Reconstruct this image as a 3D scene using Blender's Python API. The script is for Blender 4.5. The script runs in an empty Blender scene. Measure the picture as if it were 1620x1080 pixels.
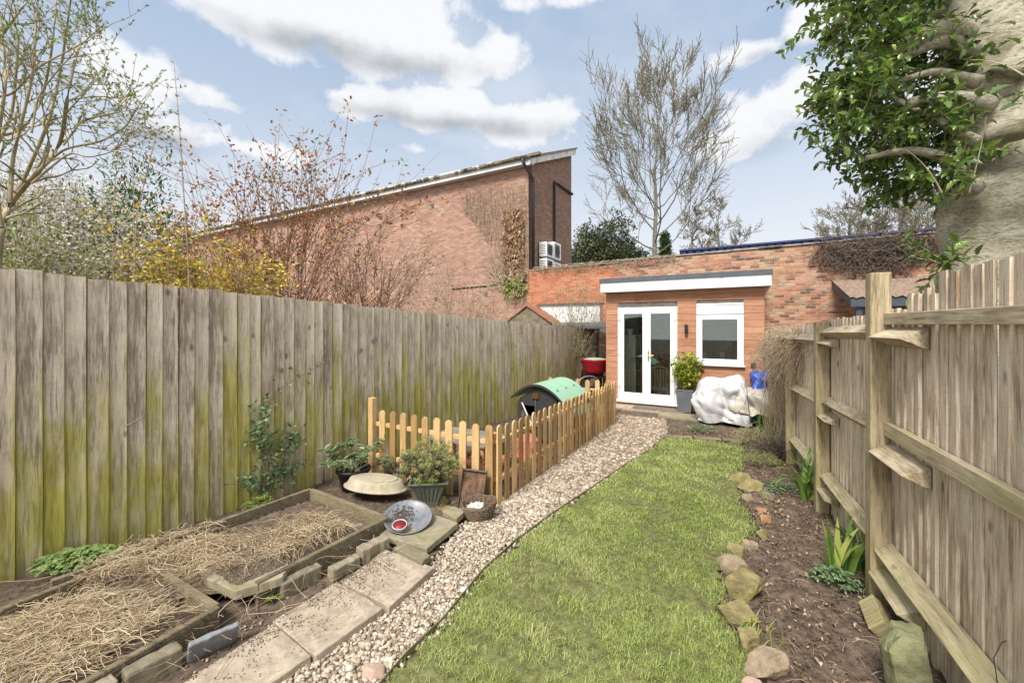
import bpy, math, random
import numpy as np
from mathutils import Vector, Matrix, noise as mnoise
R = math.radians
random.seed(7); rng = np.random.default_rng(7)
sc = bpy.context.scene

# ------------------------------------------------------------------ camera
FPX, CAMZ, HOR = 650.0, 1.75, 517.0        # focal length in photo pixels, eye height, horizon row
cam = bpy.data.cameras.new("camera"); camo = bpy.data.objects.new("camera", cam); sc.collection.objects.link(camo)
camo.location = (0, 0, CAMZ); camo.rotation_euler = (R(90), 0, 0)
cam.sensor_width = 36; cam.lens = FPX / 1620 * 36; cam.shift_y = -(540 - HOR) / 1620
cam.clip_start = .05; cam.clip_end = 2000
sc.camera = camo

# ------------------------------------------------------------------ exposure, sky, sun
sc.view_settings.view_transform = 'Standard'; sc.view_settings.look = 'None'
sc.view_settings.gamma = 1; sc.view_settings.exposure = 1.33
SUN = Vector((-.32, -.55, .78)).normalized()
sun = bpy.data.lights.new("sun", 'SUN'); suno = bpy.data.objects.new("sun", sun); sc.collection.objects.link(suno)
sun.energy = 2.3; sun.angle = R(18); sun.color = (1, .95, .87)
suno.rotation_euler = SUN.to_track_quat('Z', 'Y').to_euler()

def nd(nt, typ, props=None, **inp):
    n = nt.nodes.new(typ)
    for k, v in (props or {}).items(): setattr(n, k, v)
    for k, v in inp.items():
        key = int(k[1:]) if k[0] == 'i' and k[1:].isdigit() else k.replace('_', ' ')
        s = n.inputs[key]
        if isinstance(v, bpy.types.NodeSocket): nt.links.new(v, s)
        elif isinstance(v, (tuple, list)) and len(v) == 3 and s.type == 'RGBA': s.default_value = (*v, 1)
        else: s.default_value = v
    return n
def mth(nt, op, a, b=0.0, c=0.0, clamp=False):
    n = nd(nt, 'ShaderNodeMath', {'operation': op, 'use_clamp': clamp}, i0=a, i1=b)
    if op in ('MULTIPLY_ADD', 'SMOOTH_MIN', 'COMPARE'):
        if isinstance(c, bpy.types.NodeSocket): nt.links.new(c, n.inputs[2])
        else: n.inputs[2].default_value = c
    return n.outputs[0]
def sstep(nt, v, lo, hi, a=0.0, b=1.0):
    n = nt.nodes.new('ShaderNodeMapRange'); n.interpolation_type = 'SMOOTHSTEP'
    nt.links.new(v, n.inputs[0])
    for i, x in enumerate((lo, hi, a, b)):
        if isinstance(x, bpy.types.NodeSocket): nt.links.new(x, n.inputs[i+1])
        else: n.inputs[i+1].default_value = x
    return n.outputs[0]
def mix(nt, f, a, b, mode='MIX'):
    n = nt.nodes.new('ShaderNodeMix'); n.data_type = 'RGBA'; n.blend_type = mode
    for s, v in ((n.inputs[0], f), (n.inputs[6], a), (n.inputs[7], b)):
        if isinstance(v, bpy.types.NodeSocket): nt.links.new(v, s)
        elif isinstance(v, (tuple, list)): s.default_value = (*v, 1)
        else: s.default_value = v
    return n.outputs[2]
def ramp(nt, f, stops, interp='LINEAR'):
    n = nt.nodes.new('ShaderNodeValToRGB'); n.color_ramp.interpolation = interp
    e = n.color_ramp.elements
    while len(e) < len(stops): e.new(.5)
    for el, (p, c) in zip(e, stops): el.position = p; el.color = (*c, 1)
    nt.links.new(f, n.inputs[0]); return n.outputs[0]

w = bpy.data.worlds.new("World"); sc.world = w; w.use_nodes = True
nt = w.node_tree; nt.nodes.clear()
sky = nd(nt, 'ShaderNodeTexSky', {'sky_type': 'NISHITA', 'sun_disc': False})
sky.sun_elevation = math.asin(SUN.z); sky.sun_rotation = math.atan2(SUN.x, SUN.y); sky.dust_density = 1.2; sky.air_density = 1.0; sky.ozone_density = 1.5
tc = nd(nt, 'ShaderNodeTexCoord'); sx = nd(nt, 'ShaderNodeSeparateXYZ', i0=tc.outputs['Generated'])
az = mth(nt, 'ARCTAN2', sx.outputs[0], sx.outputs[1]); el = mth(nt, 'ARCSINE', sx.outputs[2])
def azel(px, py):
    x = (px-810)/FPX; z = (HOR-py)/FPX
    return math.atan(x), math.atan(z/math.hypot(1, x))
# fluffy detail that warps and erodes the cloud banks
cv = nd(nt, 'ShaderNodeCombineXYZ', i0=mth(nt, 'MULTIPLY', az, 1.0), i1=mth(nt, 'MULTIPLY', el, 1.35), i2=0.35)
n1 = nd(nt, 'ShaderNodeTexNoise', None, Vector=cv.outputs[0], Scale=8.0, Detail=10.0, Roughness=.6, Distortion=.0).outputs[0]
n2 = nd(nt, 'ShaderNodeTexNoise', None, Vector=cv.outputs[0], Scale=2.3, Detail=5.0, Roughness=.55).outputs[0]
clouds = [  # px, py, half-width, half-height, strength
    (430, 30, 140, 55, 1.1), (600, 50, 150, 85, 1.25), (720, 95, 110, 45, 1.0), (560, 165, 70, 26, .8),
    (690, 175, 140, 38, 1.1), (820, 190, 120, 38, 1.0), (215, 130, 85, 55, 1.05), (330, 150, 90, 24, .8), (260, 210, 110, 45, .9),
    (1190, 82, 60, 22, 1.0), (1295, 35, 70, 36, 1.0), (1235, 160, 100, 50, .95), (1180, 230, 110, 42, .75),
    (860, 5, 90, 16, .7), (600, 228, 120, 14, .6), (420, 240, 170, 24, .55), (1480, 120, 180, 80, .9), (40, 90, 60, 40, .5),
    (1700, 260, 200, 90, .9), (-200, 140, 250, 60, .9), (1010, 52, 26, 9, .55)]
dens = None; under = None
for px, py, rw, rh, st in clouds:
    a0, e0 = azel(px, py); a1, _ = azel(px+rw, py); a2, _ = azel(px-rw, py); _, e1 = azel(px, py-rh)
    ra = (a1-a2)/2; re = max(e1-e0, .01)
    da = mth(nt, 'DIVIDE', mth(nt, 'SUBTRACT', az, a0), ra); de = mth(nt, 'DIVIDE', mth(nt, 'SUBTRACT', el, e0), re)
    q = mth(nt, 'ADD', mth(nt, 'MULTIPLY', da, da), mth(nt, 'MULTIPLY', de, de))
    g = mth(nt, 'MULTIPLY', mth(nt, 'EXPONENT', mth(nt, 'MULTIPLY', q, -.75)), st)
    ug = mth(nt, 'MULTIPLY', g, mth(nt, 'MULTIPLY', de, -1.0))
    dens = g if dens is None else mth(nt, 'MAXIMUM', dens, g)
    under = ug if under is None else mth(nt, 'ADD', under, ug)
back = sstep(nt, mth(nt, 'ABSOLUTE', az), 1.0, 1.6)          # unseen cloud field added behind and beside the view as fill light
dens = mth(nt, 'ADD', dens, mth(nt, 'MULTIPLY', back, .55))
d2 = mth(nt, 'ADD', dens, mth(nt, 'MULTIPLY', mth(nt, 'SUBTRACT', n1, .5), 1.9))
mask = sstep(nt, d2, .30, .72)
wisp = mth(nt, 'MULTIPLY', sstep(nt, n2, .40, .75), .45)
low = mth(nt, 'MULTIPLY', sstep(nt, el, .62, .02), .86)      # veil of thin high cloud, thicker towards the horizon
mask = mth(nt, 'MAXIMUM', mask, mth(nt, 'MAXIMUM', low, wisp))
shade = mth(nt, 'ADD', mth(nt, 'MULTIPLY', under, .85), mth(nt, 'MULTIPLY', mth(nt, 'SUBTRACT', n1, .52), -1.6))
gry = mth(nt, 'MULTIPLY', sstep(nt, shade, -.1, .95), sstep(nt, dens, .35, .9))
ccol = mix(nt, gry, (5.7, 5.8, 5.95), (2.7, 2.9, 3.15))
ccol = mix(nt, mth(nt, 'MULTIPLY', back, .9), ccol, (10.5, 10.4, 10.2))  # added clouds out of view made brighter to lift the fill
skc = mix(nt, .8, sky.outputs[0], (2.95, 3.75, 4.85))
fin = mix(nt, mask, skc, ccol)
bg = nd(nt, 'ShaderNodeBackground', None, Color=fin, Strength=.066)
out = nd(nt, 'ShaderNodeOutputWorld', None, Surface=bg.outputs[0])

# ------------------------------------------------------------------ the garden's frame: u across (right), s along (away)
A = R(29.5); CA, SA = math.cos(A), math.sin(A)
def gz(u, s):
    z = -.012*np.clip(s, -2, 12.5)
    lf = -4.43+.03*(s-.5)                                    # beside the left fence the soil lies a little lower
    dip = np.clip((lf+.75-u)/.6, 0, 1)*np.clip((s-.8)/2, 0, 1)
    return z - .06*dip
def us(x, y): return CA*x-SA*y, SA*x+CA*y
def xy(u, s): return CA*u+SA*s, -SA*u+CA*s
def W(u, s, z=0.0, rel=True):
    x, y = xy(u, s); return Vector((x, y, z+(float(gz(u, s)) if rel else 0)))
def pz(px, py, z):                                          # where the line of sight meets height z
    Y = FPX*(CAMZ-z)/(py-HOR); return Vector(((px-810)/FPX*Y, Y, z))
def gp(px, py, dz=0.0):
    z = 0.0
    for _ in range(8):
        p = pz(px, py, z); z = float(gz(*us(p.x, p.y)))+dz
    p = pz(px, py, z); return p
def at(px, py, Y): return Vector(((px-810)/FPX*Y, Y, CAMZ-(py-HOR)/FPX*Y))

# ------------------------------------------------------------------ object helpers
def tag(o, label=None, cat=None, group=None, kind=None):
    if label: o['label'] = label
    if cat: o['category'] = cat
    if group: o['group'] = group
    if kind: o['kind'] = kind
    return o
def root(name, label, cat, loc=(0, 0, 0), rz=0.0, group=None, rot=None):
    o = bpy.data.objects.new(name, None); sc.collection.objects.link(o); o.empty_display_size = .1
    o.location = loc; o.rotation_euler = rot if rot else (0, 0, rz)
    return tag(o, label, cat, group)
def link_mesh(name, me, m, parent=None, smooth=False, bevel=0, sub=0):
    me.materials.append(m)
    if smooth: me.polygons.foreach_set('use_smooth', [True]*len(me.polygons))
    o = bpy.data.objects.new(name, me); sc.collection.objects.link(o)
    if parent: o.parent = parent
    if bevel:
        b = o.modifiers.new('b', 'BEVEL'); b.width = bevel; b.segments = 2; b.limit_method = 'ANGLE'; b.angle_limit = R(40)
    if sub:
        b = o.modifiers.new('s', 'SUBSURF'); b.levels = sub; b.render_levels = sub
    return o
def setrnd(me, vals):
    a = me.attributes.new('rnd', 'FLOAT', 'POINT'); a.data.foreach_set('value', np.asarray(vals, dtype=np.float32))
def bulk(name, V, F, m, parent=None, rnd=None, smooth=False):
    V = np.asarray(V, np.float32); F = np.asarray(F, np.int32); k = F.shape[1]
    me = bpy.data.meshes.new(name); me.vertices.add(len(V)); me.vertices.foreach_set('co', V.ravel())
    me.loops.add(F.size); me.loops.foreach_set('vertex_index', F.ravel())
    me.polygons.add(len(F)); me.polygons.foreach_set('loop_start', np.arange(0, F.size, k, dtype=np.int32))
    me.update(calc_edges=True)
    setrnd(me, rnd if rnd is not None else np.full(len(V), .5))
    return link_mesh(name, me, m, parent, smooth)
def join(parts):                                            # [(V,F,r)] -> one
    Vs, Fs, rs, n = [], [], [], 0
    for V, F, r in parts:
        if len(V) == 0: continue
        Vs.append(V); Fs.append(F+n); rs.append(r); n += len(V)
    return np.concatenate(Vs), np.concatenate(Fs), np.concatenate(rs)

class MB:
    def __init__(s): s.v, s.f, s.c = [], [], []
    def add(s, vs, fs, c=.5, M=None):
        n = len(s.v)
        for p in vs:
            p = Vector(p); s.v.append(tuple(M @ p if M else p))
        s.f += [tuple(i+n for i in f) for f in fs]; s.c += [c]*len(vs); return s
    def box(s, x0, x1, y0, y1, z0, z1, c=.5, M=None):
        return s.add([(x0, y0, z0), (x1, y0, z0), (x1, y1, z0), (x0, y1, z0), (x0, y0, z1), (x1, y0, z1), (x1, y1, z1), (x0, y1, z1)],
                     [(0, 3, 2, 1), (4, 5, 6, 7), (0, 1, 5, 4), (1, 2, 6, 5), (2, 3, 7, 6), (3, 0, 4, 7)], c, M)
    def prism(s, poly, a, b, axis='y', c=.5, M=None):       # poly in the two other axes, extruded from a to b
        n = len(poly)
        def P(p, t): return {'x': (t, p[0], p[1]), 'y': (p[0], t, p[1]), 'z': (p[0], p[1], t)}[axis]
        vs = [P(p, a) for p in poly]+[P(p, b) for p in poly]
        fs = [tuple(range(n))[::-1], tuple(range(n, 2*n))]+[(i, (i+1) % n, n+(i+1) % n, n+i) for i in range(n)]
        return s.add(vs, fs, c, M)
    def tube(s, pts, rad, n=8, c=.5, M=None, cap=True, flat=1.0):
        pts = [Vector(p) for p in pts]; k = len(pts)
        if not hasattr(rad, '__len__'): rad = [rad]*k
        up = Vector((0, 0, 1)); vs = []; last = None
        for i, p in enumerate(pts):
            t = (pts[min(i+1, k-1)]-pts[max(i-1, 0)]).normalized()
            if last is None: a = t.cross(up if abs(t.z) < .9 else Vector((0, 1, 0))).normalized()
            else: a = (last-t*last.dot(t)).normalized()
            last = a; b = t.cross(a)
            for j in range(n):
                q = 2*math.pi*j/n; vs.append(p+(a*math.cos(q)+b*math.sin(q)*flat)*rad[i])
        fs = [(i*n+j, i*n+(j+1) % n, (i+1)*n+(j+1) % n, (i+1)*n+j) for i in range(k-1) for j in range(n)]
        if cap: fs += [tuple(range(n))[::-1], tuple(range((k-1)*n, k*n))]
        return s.add(vs, fs, c, M)
    def lathe(s, prof, n=24, c=.5, M=None, sx=1.0, sy=1.0, closed=False, square=0):
        vs = []
        for r, z in prof:
            for j in range(n):
                q = 2*math.pi*j/n+(math.pi/4 if square else 0)
                k = 1.0
                if square: k = 1/max(abs(math.cos(q)), abs(math.sin(q)))*.98 if square == 1 else 1
                vs.append((r*k*math.cos(q)*sx, r*k*math.sin(q)*sy, z))
        k = len(prof)
        fs = [(i*n+j, i*n+(j+1) % n, (i+1)*n+(j+1) % n, (i+1)*n+j) for i in range(k-1) for j in range(n)]
        if prof[0][0] > 1e-4: fs.append(tuple(range(n))[::-1])
        if prof[-1][0] > 1e-4 and not closed: fs.append(tuple(range((k-1)*n, k*n)))
        return s.add(vs, fs, c, M)
    def build(s, name, m, parent=None, smooth=False, bevel=0, sub=0):
        me = bpy.data.meshes.new(name); me.from_pydata(s.v, [], s.f); me.update()
        setrnd(me, s.c); return link_mesh(name, me, m, parent, smooth, bevel, sub)
def TR(loc=(0, 0, 0), rx=0, ry=0, rz=0, sc_=1.0):
    return Matrix.Translation(loc) @ Matrix.Rotation(rz, 4, 'Z') @ Matrix.Rotation(ry, 4, 'Y') @ Matrix.Rotation(rx, 4, 'X') @ Matrix.Scale(sc_, 4)

# vectorised strands, leaves and stones
def norm(a): return a/np.maximum(np.linalg.norm(a, axis=-1, keepdims=True), 1e-9)
def tubes(P, Rd, sides=3, r=None):                          # P (N,K,3), Rd (N,K)
    P = np.asarray(P, float); N, K, _ = P.shape; Rd = np.broadcast_to(Rd, (N, K))
    T = np.empty_like(P); T[:, 1:-1] = P[:, 2:]-P[:, :-2]; T[:, 0] = P[:, 1]-P[:, 0]; T[:, -1] = P[:, -1]-P[:, -2]; T = norm(T)
    ref = np.where(np.abs(T[..., 2:3]) < .9, [0, 0, 1.0], [0, 1.0, 0]); a = norm(np.cross(T, ref)); b = np.cross(T, a)
    q = 2*np.pi*np.arange(sides)/sides
    V = P[:, :, None]+Rd[..., None, None]*(a[:, :, None]*np.cos(q)[:, None]+b[:, :, None]*np.sin(q)[:, None])
    base = (np.arange(N)*K*sides)[:, None, None]+(np.arange(K-1)*sides)[None, :, None]+np.arange(sides)[None, None]
    nx = (np.arange(N)*K*sides)[:, None, None]+(np.arange(K-1)*sides)[None, :, None]+((np.arange(sides)+1) % sides)[None, None]
    F = np.stack([base, nx, nx+sides, base+sides], -1).reshape(-1, 4)
    if r is None: r = rng.random(N)
    return V.reshape(-1, 3), F, np.repeat(r, K*sides)
def ribbons(P, Wd, side, r=None, fold=0.0, nrm=None):       # flat blades; side (N,3)
    P = np.asarray(P, float); N, K, _ = P.shape; Wd = np.broadcast_to(Wd, (N, K))[..., None]
    L = P-side[:, None]*Wd/2; Q = P+side[:, None]*Wd/2
    V = np.stack([L, Q], 2).reshape(-1, 3)
    b = (np.arange(N)*K*2)[:, None]+(np.arange(K-1)*2)[None]
    F = np.stack([b, b+1, b+3, b+2], -1).reshape(-1, 4)
    if r is None: r = rng.random(N)
    return V, F, np.repeat(r, K*2)
OVAL = [(0, .06), (.3, .85), (.62, .9), (1, .05)]
DIAM = [(0, .08), (.5, 1), (1, .06)]
HOLLY = [(0, .1), (.14, .62), (.24, .5), (.38, 1.0), (.5, .66), (.64, .95), (.76, .5), (.86, .5), (1, .04)]
IVY = [(0, .5), (.12, 1), (.3, .6), (.5, .8), (.62, .42), (1, .05)]
def leaves(P, D, U, L, Wd, prof=DIAM, fold=.3, curl=.2, r=None):
    P = np.asarray(P, float); N = len(P); D = norm(D); S = norm(np.cross(D, U)); Nn = np.cross(S, D)
    L = np.broadcast_to(L, (N,))[:, None]; Wd = np.broadcast_to(Wd, (N,))[:, None]
    K = len(prof); V = np.empty((N, K, 3, 3))
    for k, (t, wd) in enumerate(prof):
        c = P+D*L*t-Nn*L*curl*t*t
        h = Wd*.5*wd
        V[:, k, 1] = c; V[:, k, 0] = c-S*h+Nn*h*fold; V[:, k, 2] = c+S*h+Nn*h*fold
    b = (np.arange(N)*K*3)[:, None, None]+(np.arange(K-1)*3)[None, :, None]+np.array([0, 1])[None, None]
    F = np.stack([b, b+1, b+4, b+3], -1).reshape(-1, 4)
    if r is None: r = rng.random(N)
    return V.reshape(-1, 3), F, np.repeat(r, K*3)
_t = (1+5**.5)/2
ICO = norm(np.array([(-1, _t, 0), (1, _t, 0), (-1, -_t, 0), (1, -_t, 0), (0, -1, _t), (0, 1, _t), (0, -1, -_t), (0, 1, -_t), (_t, 0, -1), (_t, 0, 1), (-_t, 0, -1), (-_t, 0, 1)], float))
ICF = np.array([(0, 11, 5), (0, 5, 1), (0, 1, 7), (0, 7, 10), (0, 10, 11), (1, 5, 9), (5, 11, 4), (11, 10, 2), (10, 7, 6), (7, 1, 8), (3, 9, 4), (3, 4, 2), (3, 2, 6), (3, 6, 8), (3, 8, 9), (4, 9, 5), (2, 4, 11), (6, 2, 10), (8, 6, 7), (9, 8, 1)])
def rotm(N):
    q = norm(rng.normal(size=(N, 4))); w_, x, y, z = q.T
    return np.stack([1-2*(y*y+z*z), 2*(x*y-z*w_), 2*(x*z+y*w_), 2*(x*y+z*w_), 1-2*(x*x+z*z), 2*(y*z-x*w_), 2*(x*z-y*w_), 2*(y*z+x*w_), 1-2*(x*x+y*y)], -1).reshape(N, 3, 3)
def stones(P, size, r=None, flat=.6):
    N = len(P); S = np.broadcast_to(size, (N,))
    sh = ICO[None]*(1+rng.uniform(-.28, .28, (N, 12, 1)))*np.stack([rng.uniform(.8, 1.25, N), rng.uniform(.6, 1, N), rng.uniform(.45, .85, N)], -1)[:, None]
    sh = np.einsum('nij,nkj->nki', rotm(N), sh)*S[:, None, None]; sh[..., 2] *= flat
    V = sh+np.asarray(P)[:, None]
    F = (np.arange(N)*12)[:, None, None]+ICF[None]
    if r is None: r = rng.random(N)
    return V.reshape(-1, 3), F.reshape(-1, 3), np.repeat(r, 12)
def inpoly(x, y, poly):
    c = np.zeros(np.shape(x), bool); n = len(poly)
    for i in range(n):
        x1, y1 = poly[i][0], poly[i][1]; x2, y2 = poly[(i+1) % n][0], poly[(i+1) % n][1]
        if y1 == y2: continue
        t = ((y1 > y) != (y2 > y)) & (x < (x2-x1)*(y-y1)/(y2-y1)+x1); c ^= t
    return c
def scatter(poly, n, maxr=None):
    xs = [p[0] for p in poly]; ys = [p[1] for p in poly]; out_ = []
    tot = 0
    while tot < n:
        p = np.stack([rng.uniform(min(xs), max(xs), n*2), rng.uniform(min(ys), max(ys), n*2)], -1)
        p = p[inpoly(p[:, 0], p[:, 1], poly)]; out_.append(p); tot += len(p)
        if tot == 0 and len(out_) > 30: break
    return np.concatenate(out_)[:n]
def area(poly):
    return abs(sum(poly[i-1][0]*poly[i][1]-poly[i][0]*poly[i-1][1] for i in range(len(poly))))/2
def gzxy(x, y): return gz(*us(x, y))
def fbm(x, y, f=1.0, seed=0.0):
    return np.array([mnoise.fractal(Vector((a*f+seed, b*f, seed)), 1.0, 2.0, 4) for a, b in zip(np.ravel(x), np.ravel(y))]).reshape(np.shape(x))
def sheet(name, poly, cell, dz, m, amp=0.0, freq=6.0, kind='structure'):
    xs = [p[0] for p in poly]; ys = [p[1] for p in poly]
    gx = np.arange(min(xs)-cell, max(xs)+cell, cell); gy = np.arange(min(ys)-cell, max(ys)+cell, cell)
    X, Y = np.meshgrid(gx, gy, indexing='ij'); X = X+rng.uniform(-.25, .25, X.shape)*cell; Y = Y+rng.uniform(-.25, .25, X.shape)*cell
    Z = gzxy(X, Y)+dz
    if amp: Z = Z+np.abs(fbm(X, Y, freq))*amp
    inn = inpoly(X, Y, poly)
    idx = np.arange(X.size).reshape(X.shape)
    q = np.stack([idx[:-1, :-1], idx[1:, :-1], idx[1:, 1:], idx[:-1, 1:]], -1).reshape(-1, 4)
    k = (inn[:-1, :-1] & inn[1:, :-1] & inn[1:, 1:] & inn[:-1, 1:]).ravel()
    q = q[k]; used = np.unique(q); re = np.full(X.size, -1); re[used] = np.arange(len(used))
    V = np.stack([X.ravel(), Y.ravel(), Z.ravel()], -1)[used]
    o = bulk(name, V, re[q], m, smooth=True); o['kind'] = kind; return o

# ------------------------------------------------------------------ materials
def newmat(name, rough=.8, spec=.3):
    m = bpy.data.materials.new(name); m.use_nodes = True; t = m.node_tree
    b = t.nodes['Principled BSDF']; b.inputs['Roughness'].default_value = rough; b.inputs['Specular IOR Level'].default_value = spec
    return m, t, b
def rndA(t): return nd(t, 'ShaderNodeAttribute', {'attribute_name': 'rnd'}).outputs['Fac']
def objco(t): return nd(t, 'ShaderNodeTexCoord').outputs['Object']
def noi(t, v, scale, detail=4.0, rough=.55, dist=0.0):
    return nd(t, 'ShaderNodeTexNoise', None, Vector=v, Scale=scale, Detail=detail, Roughness=rough, Distortion=dist).outputs[0]
def mapg(t, v, s=(1, 1, 1), o=(0, 0, 0)): return nd(t, 'ShaderNodeMapping', None, Vector=v, Scale=s, Location=o).outputs[0]
def bump(t, b, h, d=.01, s=.6):
    n = nd(t, 'ShaderNodeBump', None, Height=h, Distance=d, Strength=s); t.links.new(n.outputs[0], b.inputs['Normal'])
def plain(name, c, rough=.6, spec=.3, var=.25, scale=9.0, metal=0.0, bmp=.003, dirt=None, dscale=3.0):
    m, t, b = newmat(name, rough, spec); v = objco(t)
    f = noi(t, v, scale, 6.0, .65)
    lo = tuple(x*(1-var) for x in c); hi = tuple(min(1, x*(1+var)) for x in c)
    col = mix(t, sstep(t, f, .3, .7), lo, hi)
    if dirt: col = mix(t, mth(t, 'MULTIPLY', sstep(t, noi(t, v, dscale, 7.0, .7), .48, .7), .75), col, dirt)
    t.links.new(col, b.inputs['Base Color']); b.inputs['Metallic'].default_value = metal
    if bmp: bump(t, b, noi(t, v, scale*4, 5.0, .6), bmp, .5)
    return m
def leafmat(name, stops, rough=.45, trans=.25, spec=.4):
    m, t, b = newmat(name, rough, spec); col = ramp(t, rndA(t), stops)
    t.links.new(col, b.inputs['Base Color'])
    if trans:
        tr = nd(t, 'ShaderNodeBsdfTranslucent', None, Color=col); mx = nd(t, 'ShaderNodeMixShader', None, i0=trans, i1=b.outputs[0], i2=tr.outputs[0])
        t.links.new(mx.outputs[0], t.nodes['Material Output'].inputs[0])
    return m
def wood(name, dark, light, edge=0.0, var=.13, moss=0.0, mossh=(0.0, 1.6), axis='z', grain=1.0, knots=True, mosscol=(.13, .15, .018), rough=.85):
    m, t, b = newmat(name, rough, .2); v = objco(t); r = rndA(t)
    off = nd(t, 'ShaderNodeCombineXYZ', i0=mth(t, 'MULTIPLY', r, 37.0), i1=mth(t, 'MULTIPLY', r, 11.0), i2=mth(t, 'MULTIPLY', r, 71.0)).outputs[0]
    vv = nd(t, 'ShaderNodeVectorMath', {'operation': 'ADD'}, i0=v, i1=off).outputs[0]
    S = {'z': (1, 1, .09), 'x': (.09, 1, 1), 'y': (1, .09, 1)}[axis]
    sv = mapg(t, vv, S)
    g1 = noi(t, sv, 26*grain, 8.0, .68, .5); g2 = noi(t, sv, 90*grain, 5.0, .65, .2); g3 = noi(t, vv, 2.2, 4.0, .6)
    f = mth(t, 'ADD', mth(t, 'MULTIPLY', g1, .6), mth(t, 'MULTIPLY', g2, .55))
    f = mth(t, 'ADD', f, mth(t, 'MULTIPLY', mth(t, 'SUBTRACT', r, .5), var)); f = mth(t, 'ADD', f, mth(t, 'MULTIPLY', mth(t, 'SUBTRACT', g3, .5), .45))
    col = ramp(t, f, [(.40, dark), (.56, tuple(a*.4+c*.6 for a, c in zip(dark, light))), (.74, light)])
    S3 = {'z': (1, 1, .03), 'x': (.03, 1, 1), 'y': (1, .03, 1)}[axis]
    ck = sstep(t, noi(t, mapg(t, vv, S3), 95*grain, 3.0, .5), .60, .70)
    col = mix(t, mth(t, 'MULTIPLY', ck, .55), col, tuple(x*.55 for x in dark))
    S4 = {'z': (.25, .25, 1), 'x': (1, .25, .25), 'y': (.25, 1, .25)}[axis]
    sw = sstep(t, noi(t, mapg(t, vv, S4), 85*grain, 2.0, .5), .55, .7)
    col = mix(t, mth(t, 'MULTIPLY', mth(t, 'MULTIPLY', sw, g3), .35), col, tuple(x*.9 for x in dark))
    if knots:
        S2 = {'z': (1, 1, .55), 'x': (.55, 1, 1), 'y': (1, .55, 1)}[axis]
        vo = nd(t, 'ShaderNodeTexVoronoi', None, Vector=mapg(t, vv, S2), Scale=5.0*grain**.5).outputs['Distance']
        kn = sstep(t, mth(t, 'ADD', vo, mth(t, 'MULTIPLY', g1, .05)), .16, .06)
        col = mix(t, mth(t, 'MULTIPLY', kn, .75), col, tuple(x*.32 for x in dark))
    if moss:
        z = nd(t, 'ShaderNodeSeparateXYZ', i0=v).outputs[2]
        mm = mth(t, 'ADD', sstep(t, z, mossh[1], mossh[0], -.35, .55), mth(t, 'MULTIPLY', mth(t, 'SUBTRACT', noi(t, mapg(t, vv, (1, 1, .35)), 3.2, 6.0, .65, .4), .5), 2.6))
        mm = mth(t, 'ADD', mm, mth(t, 'MULTIPLY', mth(t, 'SUBTRACT', r, .5), .5))
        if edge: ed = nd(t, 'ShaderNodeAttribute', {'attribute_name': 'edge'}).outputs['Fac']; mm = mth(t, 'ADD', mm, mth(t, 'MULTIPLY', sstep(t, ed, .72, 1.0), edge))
        mf = mth(t, 'MULTIPLY', sstep(t, mm, -.05, .85), moss)
        col = mix(t, mf, col, mix(t, sstep(t, g1, .35, .65), mosscol, tuple(min(1, x*1.9) for x in mosscol)))
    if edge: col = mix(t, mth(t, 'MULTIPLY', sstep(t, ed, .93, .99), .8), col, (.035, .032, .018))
    t.links.new(col, b.inputs['Base Color'])
    bump(t, b, mth(t, 'SUBTRACT', f, mth(t, 'MULTIPLY', ck, .4)), .006, .8)
    return m
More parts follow.
